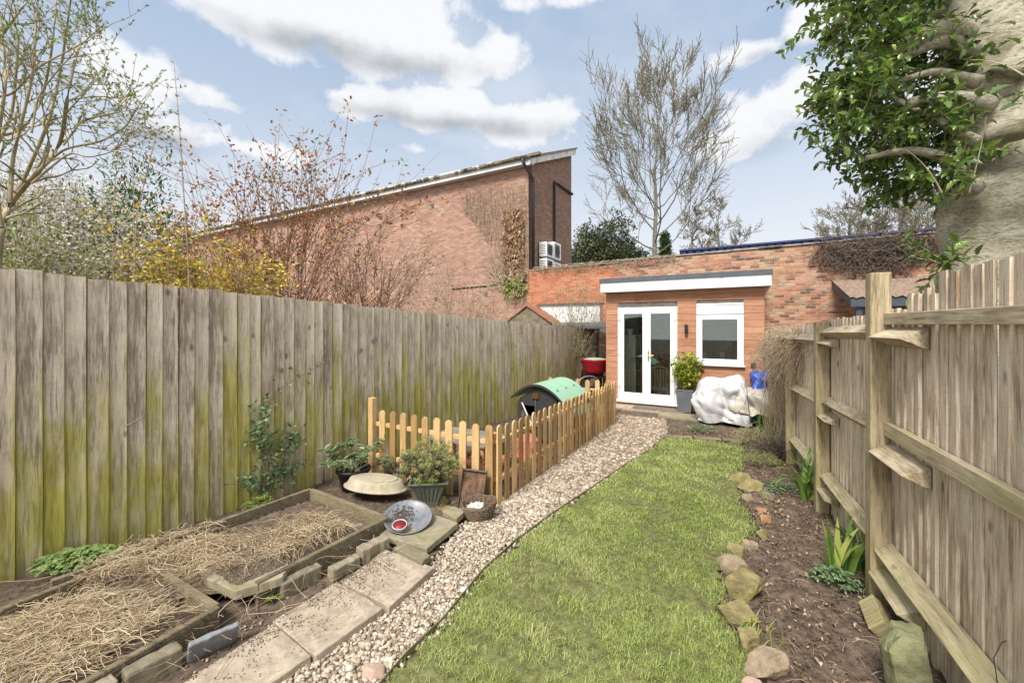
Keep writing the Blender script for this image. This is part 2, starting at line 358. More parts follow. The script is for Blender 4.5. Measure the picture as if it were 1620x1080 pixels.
def brick(name, stops, mortar, bw=.225, bh=.075, mt=.011, wob=.004, patch=None, rough=.9, streak=0.0, bmp=.012):
    m, t, b = newmat(name, rough, .2); v = objco(t)
    wb = nd(t, 'ShaderNodeVectorMath', {'operation': 'SCALE'}, i0=nd(t, 'ShaderNodeTexNoise', None, Vector=v, Scale=5.0, Detail=3.0).outputs['Color']); wb.inputs['Scale'].default_value = wob*4
    sp = nd(t, 'ShaderNodeSeparateXYZ', i0=nd(t, 'ShaderNodeVectorMath', {'operation': 'ADD'}, i0=v, i1=wb.outputs[0]).outputs[0])
    x = mth(t, 'ADD', sp.outputs[0], sp.outputs[1]); z = sp.outputs[2]
    zr = mth(t, 'DIVIDE', z, bh); row = mth(t, 'FLOOR', zr)
    xo = mth(t, 'DIVIDE', mth(t, 'ADD', x, mth(t, 'MULTIPLY', mth(t, 'MODULO', mth(t, 'ABSOLUTE', row), 2.0), bw/2)), bw); colm = mth(t, 'FLOOR', xo)
    fx = mth(t, 'FRACT', xo); fz = mth(t, 'FRACT', zr)
    ex = mth(t, 'MULTIPLY', mth(t, 'MINIMUM', fx, mth(t, 'SUBTRACT', 1.0, fx)), bw); ez = mth(t, 'MULTIPLY', mth(t, 'MINIMUM', fz, mth(t, 'SUBTRACT', 1.0, fz)), bh)
    e = mth(t, 'ADD', mth(t, 'MINIMUM', ex, ez), mth(t, 'MULTIPLY', mth(t, 'SUBTRACT', noi(t, v, 40.0, 3.0), .5), .008))
    mask = sstep(t, e, mt*.35, mt*.75)
    wn = nd(t, 'ShaderNodeTexWhiteNoise', {'noise_dimensions': '2D'}, i0=nd(t, 'ShaderNodeCombineXYZ', i0=colm, i1=row).outputs[0]).outputs[0]
    big = noi(t, v, .8, 4.0, .6)
    f = mth(t, 'ADD', mth(t, 'MULTIPLY', wn, .8), mth(t, 'MULTIPLY', mth(t, 'SUBTRACT', big, .4), .9 if patch else .3))
    col = ramp(t, f, stops)
    col = mix(t, sstep(t, noi(t, v, 28.0, 5.0, .7), .35, .8), col, mix(t, .5, col, mortar))
    if patch:                                              # old repairs: soot, lime and moss in patches
        for k, (pc, lo, hi, sc2, am) in enumerate(patch):
            pn = sstep(t, noi(t, mapg(t, v, (1, 1, 1.6), (k*9.1, 3, k*4.7)), sc2, 6.0, .7), lo, hi)
            col = mix(t, mth(t, 'MULTIPLY', pn, am), col, pc)
    col = mix(t, mask, mortar, col)
    t.links.new(col, b.inputs['Base Color'])
    bump(t, b, mth(t, 'ADD', mask, mth(t, 'MULTIPLY', noi(t, v, 30.0, 4.0), .5)), bmp, .8)
    return m

M = {}
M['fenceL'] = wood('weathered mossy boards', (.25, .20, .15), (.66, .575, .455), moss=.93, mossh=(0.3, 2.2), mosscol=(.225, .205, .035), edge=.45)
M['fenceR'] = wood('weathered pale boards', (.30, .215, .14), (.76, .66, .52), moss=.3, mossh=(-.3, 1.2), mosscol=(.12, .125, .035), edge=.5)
M['post'] = wood('greenish post wood', (.19, .15, .085), (.50, .41, .27), moss=.6, mossh=(-.5, 2.6), mosscol=(.15, .145, .03))
M['rail'] = wood('rail wood', (.24, .19, .115), (.60, .51, .37), moss=.5, mossh=(0, 2.5), axis='x', mosscol=(.17, .16, .045))
M['picket'] = wood('fresh orange picket wood', (.33, .20, .085), (.64, .42, .20), var=.45, moss=.3, mossh=(-.1, .25), knots=True, rough=.6, mosscol=(.16, .15, .05))
M['deckwood'] = wood('damp grooved timber', (.075, .062, .038), (.25, .205, .13), moss=.5, mossh=(-.2, .3), axis='x', mosscol=(.10, .11, .02))
M['clad'] = wood('red-brown stained cladding', (.30, .14, .08), (.48, .25, .155), axis='x', grain=.8, rough=.6)
M['cladtrim'] = wood('brown timber base', (.17, .08, .035), (.32, .17, .085), axis='x', rough=.6)
M['upvc'] = plain('white upvc', (.80, .81, .82), .3, .5, .03, bmp=0)
M['oldwhite'] = plain('weathered white fascia', (.62, .62, .60), .7, .3, .12, 3.0, dirt=(.30, .28, .25), dscale=2.5)
M['grey'] = plain('dark grey roof trim', (.085, .095, .11), .5, .4, .15)
M['black'] = plain('black plastic', (.012, .012, .013), .45, .5, .3)
M['brass'] = plain('brass', (.62, .42, .14), .3, .5, .1, metal=1.0)
M['inner'] = plain('room inside', (.16, .15, .135), .9, .1, .3)
M['cream'] = plain('cream painted board', (.60, .58, .48), .5, .3, .08)
M['terra'] = plain('terracotta', (.42, .13, .055), .7, .3, .2)
M['soil'] = plain('dark damp soil', (.115, .085, .062), .95, .15, .45, 22.0, bmp=.02, dirt=(.19, .145, .11), dscale=6.0)
M['ground'] = plain('bare earth', (.12, .092, .068), .95, .15, .45, 9.0, bmp=.015, dirt=(.07, .075, .03), dscale=1.2)
M['slab'] = plain('worn concrete slab', (.37, .305, .23), .9, .2, .3, 9.0, bmp=.010, dirt=(.17, .13, .09), dscale=5.0)
M['slabmoss'] = plain('mossy concrete slab', (.27, .235, .165), .9, .2, .22, 5.0, bmp=.006, dirt=(.15, .15, .035), dscale=3.2)
M['kerb'] = plain('dirty block', (.20, .17, .12), .9, .2, .3, 7.0, bmp=.008, dirt=(.11, .115, .03), dscale=5.0)
M['greyblock'] = plain('grey slate block', (.22, .225, .235), .8, .3, .2, 6.0, bmp=.006, dirt=(.11, .09, .07), dscale=4.0)
M['rock'] = plain('mossy sandstone', (.25, .21, .10), .95, .2, .35, 9.0, bmp=.03, dirt=(.16, .17, .02), dscale=6.0)
M['rockgreen'] = plain('green mossed rock', (.20, .20, .11), .95, .2, .35, 6.0, bmp=.03, dirt=(.075, .095, .018), dscale=3.0)
M['rockpale'] = plain('bare pale stone', (.30, .235, .16), .9, .2, .3, 9.0, bmp=.02, dirt=(.16, .13, .07), dscale=5.0)
M['redbrick'] = plain('reddish brick end', (.33, .185, .10), .9, .2, .3, 12.0, bmp=.01, dirt=(.15, .14, .05), dscale=6.0)
M['pink'] = plain('smooth pink stone', (.40, .28, .22), .6, .4, .15, 8.0, bmp=.002)
M['bowl'] = plain('blue grey enamel', (.165, .175, .20), .4, .5, .35, 6.0, bmp=.004, dirt=(.15, .115, .09), dscale=7.0)
M['trough'] = plain('stained stone tub', (.40, .35, .26), .85, .2, .22, 5.0, bmp=.006, dirt=(.21, .19, .09), dscale=4.0)
M['wax'] = plain('dark red wax', (.20, .014, .018), .45, .4, .2)
M['greypot'] = plain('dull grey green pot', (.13, .14, .11), .7, .3, .2, 6.0, bmp=.003, dirt=(.075, .085, .035))
M['slatepot'] = plain('slate grey pot', (.12, .13, .145), .45, .5, .2, 5.0)
M['rust'] = plain('rusty tray', (.10, .058, .036), .8, .4, .5, 20.0, bmp=.006, dirt=(.30, .15, .045), dscale=9.0)
M['ironrim'] = plain('dull iron rim', (.09, .075, .06), .7, .4, .3)
M['wicker'] = plain('weathered wicker', (.17, .125, .085), .9, .2, .4, 40.0)
M['cloth'] = plain('dirty white cloth', (.50, .49, .46), .9, .2, .15)
M['coopblack'] = plain('charcoal recycled board', (.035, .035, .036), .75, .3, .3, 40.0, bmp=.004)
M['coopgreen'] = plain('pale green roof sheet', (.27, .46, .32), .55, .35, .06, 4.0)
M['redplastic'] = plain('red plastic', (.34, .015, .028), .35, .5, .15)
M['pinkplastic'] = plain('faded red feeder', (.62, .16, .13), .5, .4, .15)
M['tarp'] = plain('silver grey tarpaulin', (.50, .50, .51), .42, .5, .06, 30.0, bmp=.003, dirt=(.52, .51, .49), dscale=5.0)
M['tarp2'] = plain('crumpled beige sheet', (.48, .44, .38), .5, .4, .15, 14.0)
M['bluetarp'] = plain('blue tarpaulin', (.035, .09, .42), .4, .5, .3, 8.0)
M['blueroof'] = plain('blue painted steel', (.022, .035, .12), .5, .4, .25, 5.0)
M['bluepost'] = plain('dark blue-grey paint', (.05, .065, .09), .55, .4, .2)
M['corr'] = plain('mossy corrugated sheet', (.24, .165, .125), .9, .2, .4, 14.0, bmp=.012, dirt=(.30, .25, .19), dscale=8.0)
M['redroof'] = plain('weathered red sheet', (.30, .13, .085), .85, .2, .2, 8.0)
M['roofold'] = plain('lichened roof sheet', (.21, .19, .16), .95, .2, .3, 6.0, dirt=(.26, .2, .1), dscale=4.0)
M['coping'] = plain('grey coping mortar', (.27, .24, .20), .95, .2, .3, 6.0, dirt=(.09, .09, .05))
M['brickwall'] = brick('old garden brick', [(0, (.055, .040, .036)), (.14, (.16, .06, .04)), (.3, (.33, .125, .075)), (.5, (.43, .17, .095)), (.72, (.47, .24, .14)), (.88, (.42, .31, .20)), (1, (.50, .40, .28))], (.36, .30, .235), wob=.012,
    patch=[((.10, .075, .065), .5, .62, 2.3, .55), ((.40, .34, .24), .52, .64, 2.6, .6), ((.20, .20, .08), .56, .7, 2.2, .5)])
M['redwall'] = brick('clean red brick', [(0, (.33, .10, .05)), (.5, (.46, .15, .075)), (1, (.52, .24, .14))], (.36, .22, .15), patch=[((.5, .3, .2), .6, .8, 2.0, .3)])
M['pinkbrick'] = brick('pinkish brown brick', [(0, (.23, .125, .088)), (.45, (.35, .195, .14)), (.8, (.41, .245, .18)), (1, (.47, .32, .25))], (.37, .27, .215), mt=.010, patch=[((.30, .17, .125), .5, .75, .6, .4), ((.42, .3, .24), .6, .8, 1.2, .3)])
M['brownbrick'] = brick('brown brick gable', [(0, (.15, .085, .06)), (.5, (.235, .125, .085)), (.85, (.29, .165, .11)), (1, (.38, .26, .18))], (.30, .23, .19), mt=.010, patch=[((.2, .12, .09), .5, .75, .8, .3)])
M['bark'] = plain('grey twig bark', (.13, .105, .085), .9, .2, .35, 14.0, bmp=.004)
M['barktree'] = plain('lichen grey bark', (.20, .18, .13), .9, .2, .35, 6.0, bmp=.02, dirt=(.12, .125, .055), dscale=2.0)
M['hollybark'] = plain('smooth pale holly bark', (.42, .37, .275), .85, .2, .35, 11.0, bmp=.03, dirt=(.19, .165, .085), dscale=5.0)
def barkmat():
    m, t, b = newmat('pale flecked holly bark', .9, .15); v = objco(t); big = noi(t, v, 3.0, 6.0, .65, .3); fine = noi(t, mapg(t, v, (1, 1, 1.8)), 34.0, 8.0, .75); band = noi(t, mapg(t, v, (1, 1, 5)), 7.0, 6.0, .7, 1.2)
    f = mth(t, 'ADD', mth(t, 'MULTIPLY', fine, .7), mth(t, 'MULTIPLY', band, .4))
    col = ramp(t, f, [(.38, (.13, .11, .07)), (.48, (.34, .31, .22)), (.60, (.54, .50, .39)), (.75, (.66, .62, .52))])
    col = mix(t, mth(t, 'MULTIPLY', sstep(t, big, .5, .68), .6), col, (.21, .20, .10))
    cr = sstep(t, noi(t, mapg(t, v, (1, 1, 7)), 12.0, 5.0, .6, 1.5), .63, .70); col = mix(t, mth(t, 'MULTIPLY', cr, .6), col, (.09, .075, .045))
    t.links.new(col, b.inputs['Base Color']); bump(t, b, mth(t, 'SUBTRACT', f, mth(t, 'MULTIPLY', cr, .5)), .03, .9); return m
M['hollybark'] = barkmat()
M['stempale'] = plain('pale dry stems', (.38, .30, .215), .9, .2, .3, 12.0, bmp=0)
M['stemred'] = plain('dark reddish stems', (.20, .12, .085), .8, .3, .4, 9.0, bmp=0)
M['stemtan'] = plain('tan green stems', (.30, .25, .15), .8, .3, .3, 7.0, bmp=0)
M['glass'] = None
def glassmat():
    m, t, b = newmat('window glass'); g = nd(t, 'ShaderNodeBsdfGlossy', None, Color=(.9, .95, .92), Roughness=.02); tr = nd(t, 'ShaderNodeBsdfTransparent', None, Color=(.86, .9, .87))
    fr = nd(t, 'ShaderNodeFresnel', None, IOR=1.5); f = mth(t, 'ADD', mth(t, 'MULTIPLY', fr.outputs[0], 1.5), .04, clamp=True)
    mx = nd(t, 'ShaderNodeMixShader', None, i0=f, i1=tr.outputs[0], i2=g.outputs[0]); t.links.new(mx.outputs[0], t.nodes['Material Output'].inputs[0]); return m
M['glass'] = glassmat()
M['gravel'] = None
def rampmat(name, stops, rough=.85, spec=.25):
    m, t, b = newmat(name, rough, spec); col = ramp(t, rndA(t), stops)
    col = mix(t, mth(t, 'MULTIPLY', noi(t, objco(t), 60.0, 3.0), .35), col, (.2, .16, .12)); t.links.new(col, b.inputs['Base Color']); return m
M['gravel'] = rampmat('cream gravel', [(0, (.17, .12, .085)), (.2, (.33, .255, .185)), (.5, (.43, .36, .27)), (.8, (.54, .47, .37)), (1, (.66, .62, .54))])
M['gravelbed'] = plain('gravel fines', (.24, .19, .135), .95, .2, .4, 60.0, bmp=.01)
M['lawnsoil'] = plain('turf soil', (.13, .135, .055), .95, .1, .4, 20.0, bmp=.01)
M['grass'] = leafmat('grass blades', [(0, (.16, .23, .04)), (.35, (.29, .37, .08)), (.7, (.45, .52, .17)), (.88, (.48, .54, .22)), (1, (.60, .52, .33))], .5, .35)
M['straw'] = rampmat('dry straw', [(0, (.17, .12, .075)), (.3, (.38, .28, .17)), (.7, (.58, .455, .28)), (1, (.76, .65, .45))])
M['litter'] = rampmat('dead leaves', [(0, (.09, .055, .035)), (.4, (.20, .125, .075)), (.75, (.32, .22, .145)), (1, (.50, .40, .30))])
M['holly'] = leafmat('glossy holly leaves', [(0, (.035, .075, .018)), (.4, (.09, .165, .03)), (.75, (.18, .28, .05)), (.97, (.30, .38, .08)), (1, (.5, .36, .06))], .26, .3, .6)
M['ever'] = leafmat('dark evergreen leaves', [(0, (.045, .06, .025)), (.6, (.10, .125, .055)), (1, (.19, .20, .10))], .5, .15)
M['conif'] = leafmat('conifer sprays', [(0, (.025, .06, .022)), (.6, (.065, .12, .04)), (1, (.14, .20, .05))], .5, .15)
M['blossom'] = leafmat('white blossom', [(0, (.55, .47, .40)), (.6, (.76, .70, .64)), (1, (.86, .82, .79))], .6, .3)
M['yellow'] = leafmat('yellow flowers', [(0, (.55, .40, .05)), (.6, (.80, .60, .07)), (1, (.85, .72, .2))], .6, .3)
M['newleaf'] = leafmat('fresh light green leaves', [(0, (.12, .17, .03)), (.6, (.24, .30, .06)), (1, (.38, .42, .13))], .5, .35)
M['orange'] = leafmat('orange red leaves', [(0, (.18, .07, .045)), (.35, (.36, .13, .06)), (.65, (.50, .21, .07)), (.85, (.54, .32, .10)), (1, (.26, .26, .09))], .5, .3)
M['ivy'] = leafmat('grey green climber leaves', [(0, (.07, .13, .05)), (.5, (.15, .24, .11)), (1, (.28, .37, .19))], .4, .25)
M['viburn'] = leafmat('grey green broad leaves', [(0, (.08, .13, .06)), (.6, (.18, .25, .12)), (.9, (.26, .31, .14)), (1, (.42, .45, .22))], .4, .25)
M['camel'] = leafmat('yellow green broad leaves', [(0, (.10, .16, .015)), (.5, (.25, .32, .03)), (1, (.46, .48, .06))], .35, .35)
M['pine'] = leafmat('pale green pine tufts', [(0, (.15, .18, .06)), (.5, (.33, .36, .13)), (1, (.55, .54, .26))], .5, .3)
M['iris'] = leafmat('iris blades', [(0, (.08, .17, .04)), (.5, (.18, .30, .06)), (.9, (.40, .45, .12)), (1, (.55, .47, .25))], .4, .35)
M['strawb'] = leafmat('clover-like leaves', [(0, (.10, .17, .04)), (.5, (.19, .28, .08)), (1, (.33, .40, .15))], .5, .3)
M['deadleaf'] = leafmat('dry brown leaves', [(0, (.16, .09, .05)), (.6, (.34, .20, .11)), (1, (.50, .36, .22))], .7, .2)
M['moss'] = leafmat('moss', [(0, (.09, .15, .01)), (1, (.24, .30, .02))], .9, .2)
M['hen'] = rampmat('russet feathers', [(0, (.22, .07, .03)), (1, (.42, .16, .07))], .7)
M['hendark'] = plain('speckled grey feathers', (.10, .085, .075), .8, .2, .6, 60.0)
M['galv'] = plain('galvanised metal', (.35, .36, .37), .4, .5, .15, metal=.6)
# ================================================================== GROUND
gu = np.concatenate([[-150, -80, -40, -20, -12, -8], np.arange(-6, 3.01, .15), [4, 6, 9, 14, 25, 50, 90, 150]])
gs = np.concatenate([[-40, -20, -8, -4, -2], np.arange(-1, 13.01, .15), [14, 16, 20, 30, 50, 90, 160, 300]])
U_, S_ = np.meshgrid(gu, gs, indexing='ij'); X_, Y_ = xy(U_, S_)
idx = np.arange(U_.size).reshape(U_.shape)
q = np.stack([idx[:-1, :-1], idx[1:, :-1], idx[1:, 1:], idx[:-1, 1:]], -1).reshape(-1, 4)
o = bulk('ground', np.stack([X_.ravel(), Y_.ravel(), (gz(U_, S_)-.012).ravel()], -1), q, M['ground'], smooth=True); tag(o, kind='structure')

def PX(*pts): return [tuple(gp(px, py)[:2]) for px, py in pts]
lawn_poly = PX((590, 1120), (606, 1075), (700, 985), (765, 905), (815, 860), (870, 818), (935, 775), (1000, 730), (1040, 699), (1062, 694), (1180, 703), (1172, 745), (1178, 800), (1200, 840), (1150, 890), (1150, 985), (1195, 1045), (1225, 1120), (1240, 1250), (900, 1400), (500, 1300))
path_poly = PX((560, 1150), (604, 1077), (700, 985), (765, 905), (815, 860), (870, 818), (935, 775), (1000, 730), (1040, 699), (1055, 680), (1052, 664), (980, 657), (940, 690), (880, 730), (795, 790), (740, 822), (690, 885), (610, 958), (500, 1035), (400, 1110), (300, 1250))
bed_poly = PX((1180, 703), (1172, 745), (1178, 800), (1200, 840), (1150, 890), (1150, 985), (1195, 1045), (1225, 1120), (1240, 1250), (1700, 1250), (1420, 960), (1310, 800), (1265, 722), (1225, 672), (1150, 685), (1060, 680), (1062, 694))
sheet('lawn', lawn_poly, .05, .004, M['lawnsoil'], .02, 3.0)
sheet('gravel_path', path_poly, .05, .002, M['gravelbed'], .006, 5.0)
sheet('flower_bed_soil', bed_poly, .03, .0, M['soil'], .05, 5.0)
left_poly = [xy(-4.55, .3), xy(-4.35, 6.3), xy(-4.0, 9.6), xy(-2.4, 9.6), xy(-2.2, 3.6)]+PX((740, 822), (690, 885), (610, 958), (500, 1035), (400, 1110))+[xy(-2.0, .3)]
sheet('planting_strip_soil', left_poly, .06, -.004, M['soil'], .035, 4.0)

# gravel: thousands of small stones over the path
ap = area(path_poly); pts = scatter(path_poly, 30000); pts = pts+rng.normal(0, .022, pts.shape)
dist = np.hypot(pts[:, 0], pts[:, 1]); keep = rng.random(len(pts)) < np.clip(2.6/dist, .2, 1)**.7
pts = pts[keep]; dist = dist[keep]
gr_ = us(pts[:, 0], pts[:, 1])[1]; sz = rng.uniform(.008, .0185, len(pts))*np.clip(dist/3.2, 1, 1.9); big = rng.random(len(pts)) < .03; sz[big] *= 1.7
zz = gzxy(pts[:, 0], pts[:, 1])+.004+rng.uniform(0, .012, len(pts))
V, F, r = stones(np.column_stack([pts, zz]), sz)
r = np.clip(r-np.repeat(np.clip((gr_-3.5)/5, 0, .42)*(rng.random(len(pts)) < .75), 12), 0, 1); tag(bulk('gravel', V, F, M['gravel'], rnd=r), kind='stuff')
# a few stray stones on the slabs and soil beside the path
sp = scatter(PX((350, 1080), (620, 880), (740, 800), (700, 760), (480, 930), (250, 1080)), 350)
V, F, r = stones(np.column_stack([sp, gzxy(sp[:, 0], sp[:, 1])+.01]), rng.uniform(.005, .012, len(sp)))
tag(bulk('loose_gravel', V, F, M['gravel'], rnd=r*.6), kind='stuff')

# grass blades
N = 150000
pts = scatter(lawn_poly, N); pts = pts+rng.normal(0, .028, pts.shape); dist = np.hypot(pts[:, 0], pts[:, 1])
pts = pts[rng.random(len(pts)) < np.clip(3.0/dist, .25, 1)]
tuft = fbm(pts[:, 0], pts[:, 1], 3.5, 3.1); fine = fbm(pts[:, 0], pts[:, 1], 14, 8.0)
kp = ((tuft*1.0+fine*.9+rng.random(len(pts))*.8) > .0) & ((fbm(pts[:, 0], pts[:, 1], 1.9, 21.0) < .22) | (rng.random(len(pts)) < .3)); pts = pts[kp]; tuft = tuft[kp]; fine = fine[kp]
N = len(pts); dist = np.hypot(pts[:, 0], pts[:, 1])
K = 4; ang = rng.uniform(0, 2*np.pi, N)+fbm(pts[:, 0], pts[:, 1], 6, 5.0)*3; lean = rng.uniform(.15, 1.25, N)
H = rng.uniform(.012, .040, N)*(1+tuft*.5)*np.where(rng.random(N) < .05, 1.6, 1)
tt = np.linspace(0, 1, K)
P = np.zeros((N, K, 3)); base = np.column_stack([pts, gzxy(pts[:, 0], pts[:, 1])+.003])
P[..., 0] = base[:, None, 0]+np.cos(ang)[:, None]*lean[:, None]*H[:, None]*tt**1.7
P[..., 1] = base[:, None, 1]+np.sin(ang)[:, None]*lean[:, None]*H[:, None]*tt**1.7
P[..., 2] = base[:, None, 2]+H[:, None]*(tt-.28*lean[:, None]*tt**2)
side = np.column_stack([-np.sin(ang+rng.normal(0, .5, N)), np.cos(ang+rng.normal(0, .5, N)), np.zeros(N)])
wd = (rng.uniform(.0021, .0044, N)*np.clip(dist/3, 1, 2.2))[:, None]*np.array([1, .95, .65, .12])
patch_ = fbm(pts[:, 0], pts[:, 1], 1.1, 11.0)
rr = np.clip(rng.normal(.45, .2, N)+tuft*.25+patch_*.35+(rng.random(N) < .07)*.4, 0, 1)
V, F, r = ribbons(P, wd, side, rr)
tag(bulk('grass', V, F, M['grass'], rnd=r), kind='stuff')

# leaf litter and twigs on the flower bed
pts = scatter(bed_poly, 4600); cl = fbm(pts[:, 0], pts[:, 1], 2.5, 2.0); pts = pts[(cl+rng.random(len(pts))*.9) > .30]
N = len(pts); P = np.column_stack([pts, gzxy(pts[:, 0], pts[:, 1])+rng.uniform(.012, .04, N)])
D = rng.normal(size=(N, 3)); D[:, 2] *= .25
U = np.tile([0, 0, 1.0], (N, 1))+rng.normal(0, .45, (N, 3))
a = leaves(P, D, U, rng.beta(1.3, 3, N)*.05+.010, rng.uniform(.006, .02, N), OVAL, fold=.5, curl=.5)
n2_ = 900; p2 = scatter(bed_poly, n2_); an = rng.uniform(0, 6.28, n2_); L = rng.uniform(.03, .14, n2_); tt = np.linspace(0, 1, 5)
Q = np.zeros((n2_, 5, 3)); b_ = rng.normal(0, .25, n2_)
for k in range(5):
    Q[:, k, 0] = p2[:, 0]+np.cos(an+b_*tt[k])*L*tt[k]; Q[:, k, 1] = p2[:, 1]+np.sin(an+b_*tt[k])*L*tt[k]; Q[:, k, 2] = gzxy(p2[:, 0], p2[:, 1])+.02+.02*np.sin(tt[k]*3)
b = tubes(Q, .0013, 4)
V, F, r = join([a, b]); tag(bulk('leaf_litter', V, F, M['litter'], rnd=r), kind='stuff')
# crumbs of soil
for nm, poly, n in (('soil_crumbs', bed_poly, 6000), ('soil_crumbs', left_poly, 5000)):
    cp = scatter(poly, n); V, F, r = stones(np.column_stack([cp, gzxy(cp[:, 0], cp[:, 1])+rng.uniform(.008, .03, n)]), rng.uniform(.003, .011, n))
    tag(bulk(nm, V, F, M['soil'], rnd=r), kind='stuff')

# thin lawn edging strip along the path
e = root('lawn_edging', 'thin grey strip edging between gravel path and lawn', 'edging')
mb = MB(); ep = [gp(*p, dz=.0) for p in ((596, 1095), (640, 1043), (700, 985), (765, 905), (815, 860), (870, 818), (935, 775), (1000, 730))]
for a_, b_ in zip(ep[:-1], ep[1:]):
    d = (b_-a_).normalized(); n = Vector((-d.y, d.x, 0))*.0025
    mb.add([a_-n, b_-n, b_+n, a_+n, *(p+Vector((0, 0, .035)) for p in (a_-n, b_-n, b_+n, a_+n))], [(0, 3, 2, 1), (4, 5, 6, 7), (0, 1, 5, 4), (1, 2, 6, 5), (2, 3, 7, 6), (3, 0, 4, 7)])
mb.build('strip', M['deckwood'], e)

# ================================================================== LEFT FENCE
FL = Vector((-3.5, 2.81, 0)); FD = Vector((.518, .855, 0)).normalized(); FLr = math.atan2(FD.y, FD.x)
fence = root('close_board_fence', 'long weathered board fence with green algae along the left side', 'fence', FL, FLr)
mb = MB(); x = -3.0; i = 0; EG = []
while x < 12.55:
    wdt = random.uniform(.108, .132); ztop = 2.148-.043*x+random.uniform(-.012, .012); zb = -.04-.02*max(x, 0)-(.05 if x > 1 else 0)
    lean_ = random.uniform(-.004, .004); t1, t0 = random.uniform(.020, .026), random.uniform(.004, .009)
    y0 = 0.0; xe = x+wdt+.022
    zs = np.linspace(zb, ztop, 7); w1 = [random.uniform(-.0022, .0022) for _ in zs]; w2 = [random.uniform(-.0015, .0015) for _ in zs]
    vs = []; fs = []
    for k, z in enumerate(zs):
        o_ = lean_*(z-zb)
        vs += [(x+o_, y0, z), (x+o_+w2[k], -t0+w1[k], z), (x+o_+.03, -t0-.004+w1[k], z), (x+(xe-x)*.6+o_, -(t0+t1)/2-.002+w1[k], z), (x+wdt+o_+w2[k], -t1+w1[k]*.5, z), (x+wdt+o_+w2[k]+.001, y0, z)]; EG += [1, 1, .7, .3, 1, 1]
    n = 6
    for k in range(len(zs)-1): fs += [(k*n+j, k*n+(j+1) % n, (k+1)*n+(j+1) % n, (k+1)*n+j) for j in range(n)]
    fs += [tuple(range(n))[::-1], tuple(range((len(zs)-1)*n, len(zs)*n))]
    mb.add(vs, fs, random.random()); x += wdt
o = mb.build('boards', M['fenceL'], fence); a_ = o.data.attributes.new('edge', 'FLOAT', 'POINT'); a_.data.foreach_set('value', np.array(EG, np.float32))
mb = MB()
for px_ in np.arange(-2.6, 12.6, 2.4):
    mb2 = MB(); mb2.box(px_-.05, px_+.05, .07, .17, -.3, 2.16-.043*px_, .4); mb2.build('post', M['post'], fence, bevel=.004)
for zf in (.35, 1.0, 1.75):
    mb2 = MB(); mb2.add([(-3, .002, zf-.04), (-3, .07, zf), (-3, .002, zf+.04), (12.5, .002, zf-.35-.04), (12.5, .07, zf-.35), (12.5, .002, zf-.35+.04)], [(0, 1, 2), (5, 4, 3), (0, 3, 4, 1), (1, 4, 5, 2), (2, 5, 3, 0)]); mb2.build('rail', M['rail'], fence)
# short return of fence behind the garden room's corner
rt = root('return_fence', 'short darker board fence closing the corner beside the garden room', 'fence', FL+FD*11.45+Vector((.05, -.03, 0)), -A)
mb = MB(); x = 0.0
while x < 1.0:
    mb.prism([(x, 0), (x, -.02), (x+.11, -.006), (x+.11, 0)], -.4, 1.66+random.uniform(-.01, .01), 'z', random.random()); x += .098
mb.build('boards', M['fenceL'], rt); mb = MB(); mb.box(0, 1.0, .002, .05, 1.2, 1.28, .3); mb.build('rail', M['rail'], rt)
# splinter stuck on the fence
p = root('wood_splinter', 'pale bare splinter of wood stuck across the left fence boards', 'splinter', (0, 0, 0))
def onfence(px, py, off=.03):                               # point on the left fence's face
    r_ = (px-810)/FPX; o0 = FL+Vector((.855, -.518, 0))*off
    t = (r_*o0.y-o0.x)/(FD.x-r_*FD.y); q_ = o0+FD*t; q_.z = CAMZ-(py-HOR)/FPX*q_.y; return q_
mb = MB(); mb.tube([onfence(194, 676), onfence(210, 668, .036), onfence(228, 657)], [.0025, .0045, .003], 5); mb.build('splinter_wood', M['stempale'], p)

# ================================================================== RIGHT FENCE
FR = Vector((2.43, 2.66, 0)); FRD = Vector((.428, .904, 0)).normalized(); FRr = math.atan2(FRD.y, FRD.x)
rf = root('post_and_rail_fence', 'pale board fence with square posts and angled rails along the right side', 'fence', FR, FRr)
mb = MB(); x = -2.3; EG = []
while x < 6.25:
    wdt = random.uniform(.083, .102)
    if x < -.62: zt = 2.02+random.uniform(-.02, .02)+.02*(-x-.6)
    elif x < -.25: zt = 1.94+random.uniform(-.02, .02)
    elif x < 0: zt = 1.865+random.uniform(-.01, .01)
    elif x < 1.5: zt = 1.84-.01*x+random.uniform(-.01, .01)
    else: zt = 1.79-.03*(x-1.5)+random.uniform(-.015, .015)
    zb = -.10+random.uniform(0, .05); tw = random.uniform(-.006, .006); ln = random.uniform(-.008, .008)
    gap = random.uniform(-.003, .012); t0, t1 = .016, .007
    vs = []; zs = np.linspace(zb, zt, 9); n = 6; c_ = random.random(); wob = [random.uniform(-.003, .003) for _ in zs]
    for k, z in enumerate(zs):
        o_ = ln*(z-zb)+wob[k]
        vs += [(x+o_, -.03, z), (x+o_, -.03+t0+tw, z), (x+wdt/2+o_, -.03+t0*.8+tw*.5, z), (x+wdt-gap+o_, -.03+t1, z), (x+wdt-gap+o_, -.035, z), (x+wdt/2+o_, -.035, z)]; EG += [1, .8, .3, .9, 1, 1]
    fs = [(k*n+(j+1) % n, k*n+j, (k+1)*n+j, (k+1)*n+(j+1) % n) for k in range(8) for j in range(n)]+[tuple(range(n)), tuple(range(8*n, 9*n))[::-1]]
    mb.add(vs, fs, c_); x += wdt
o = mb.build('boards', M['fenceR'], rf); a_ = o.data.attributes.new('edge', 'FLOAT', 'POINT'); a_.data.foreach_set('value', np.array(EG, np.float32))
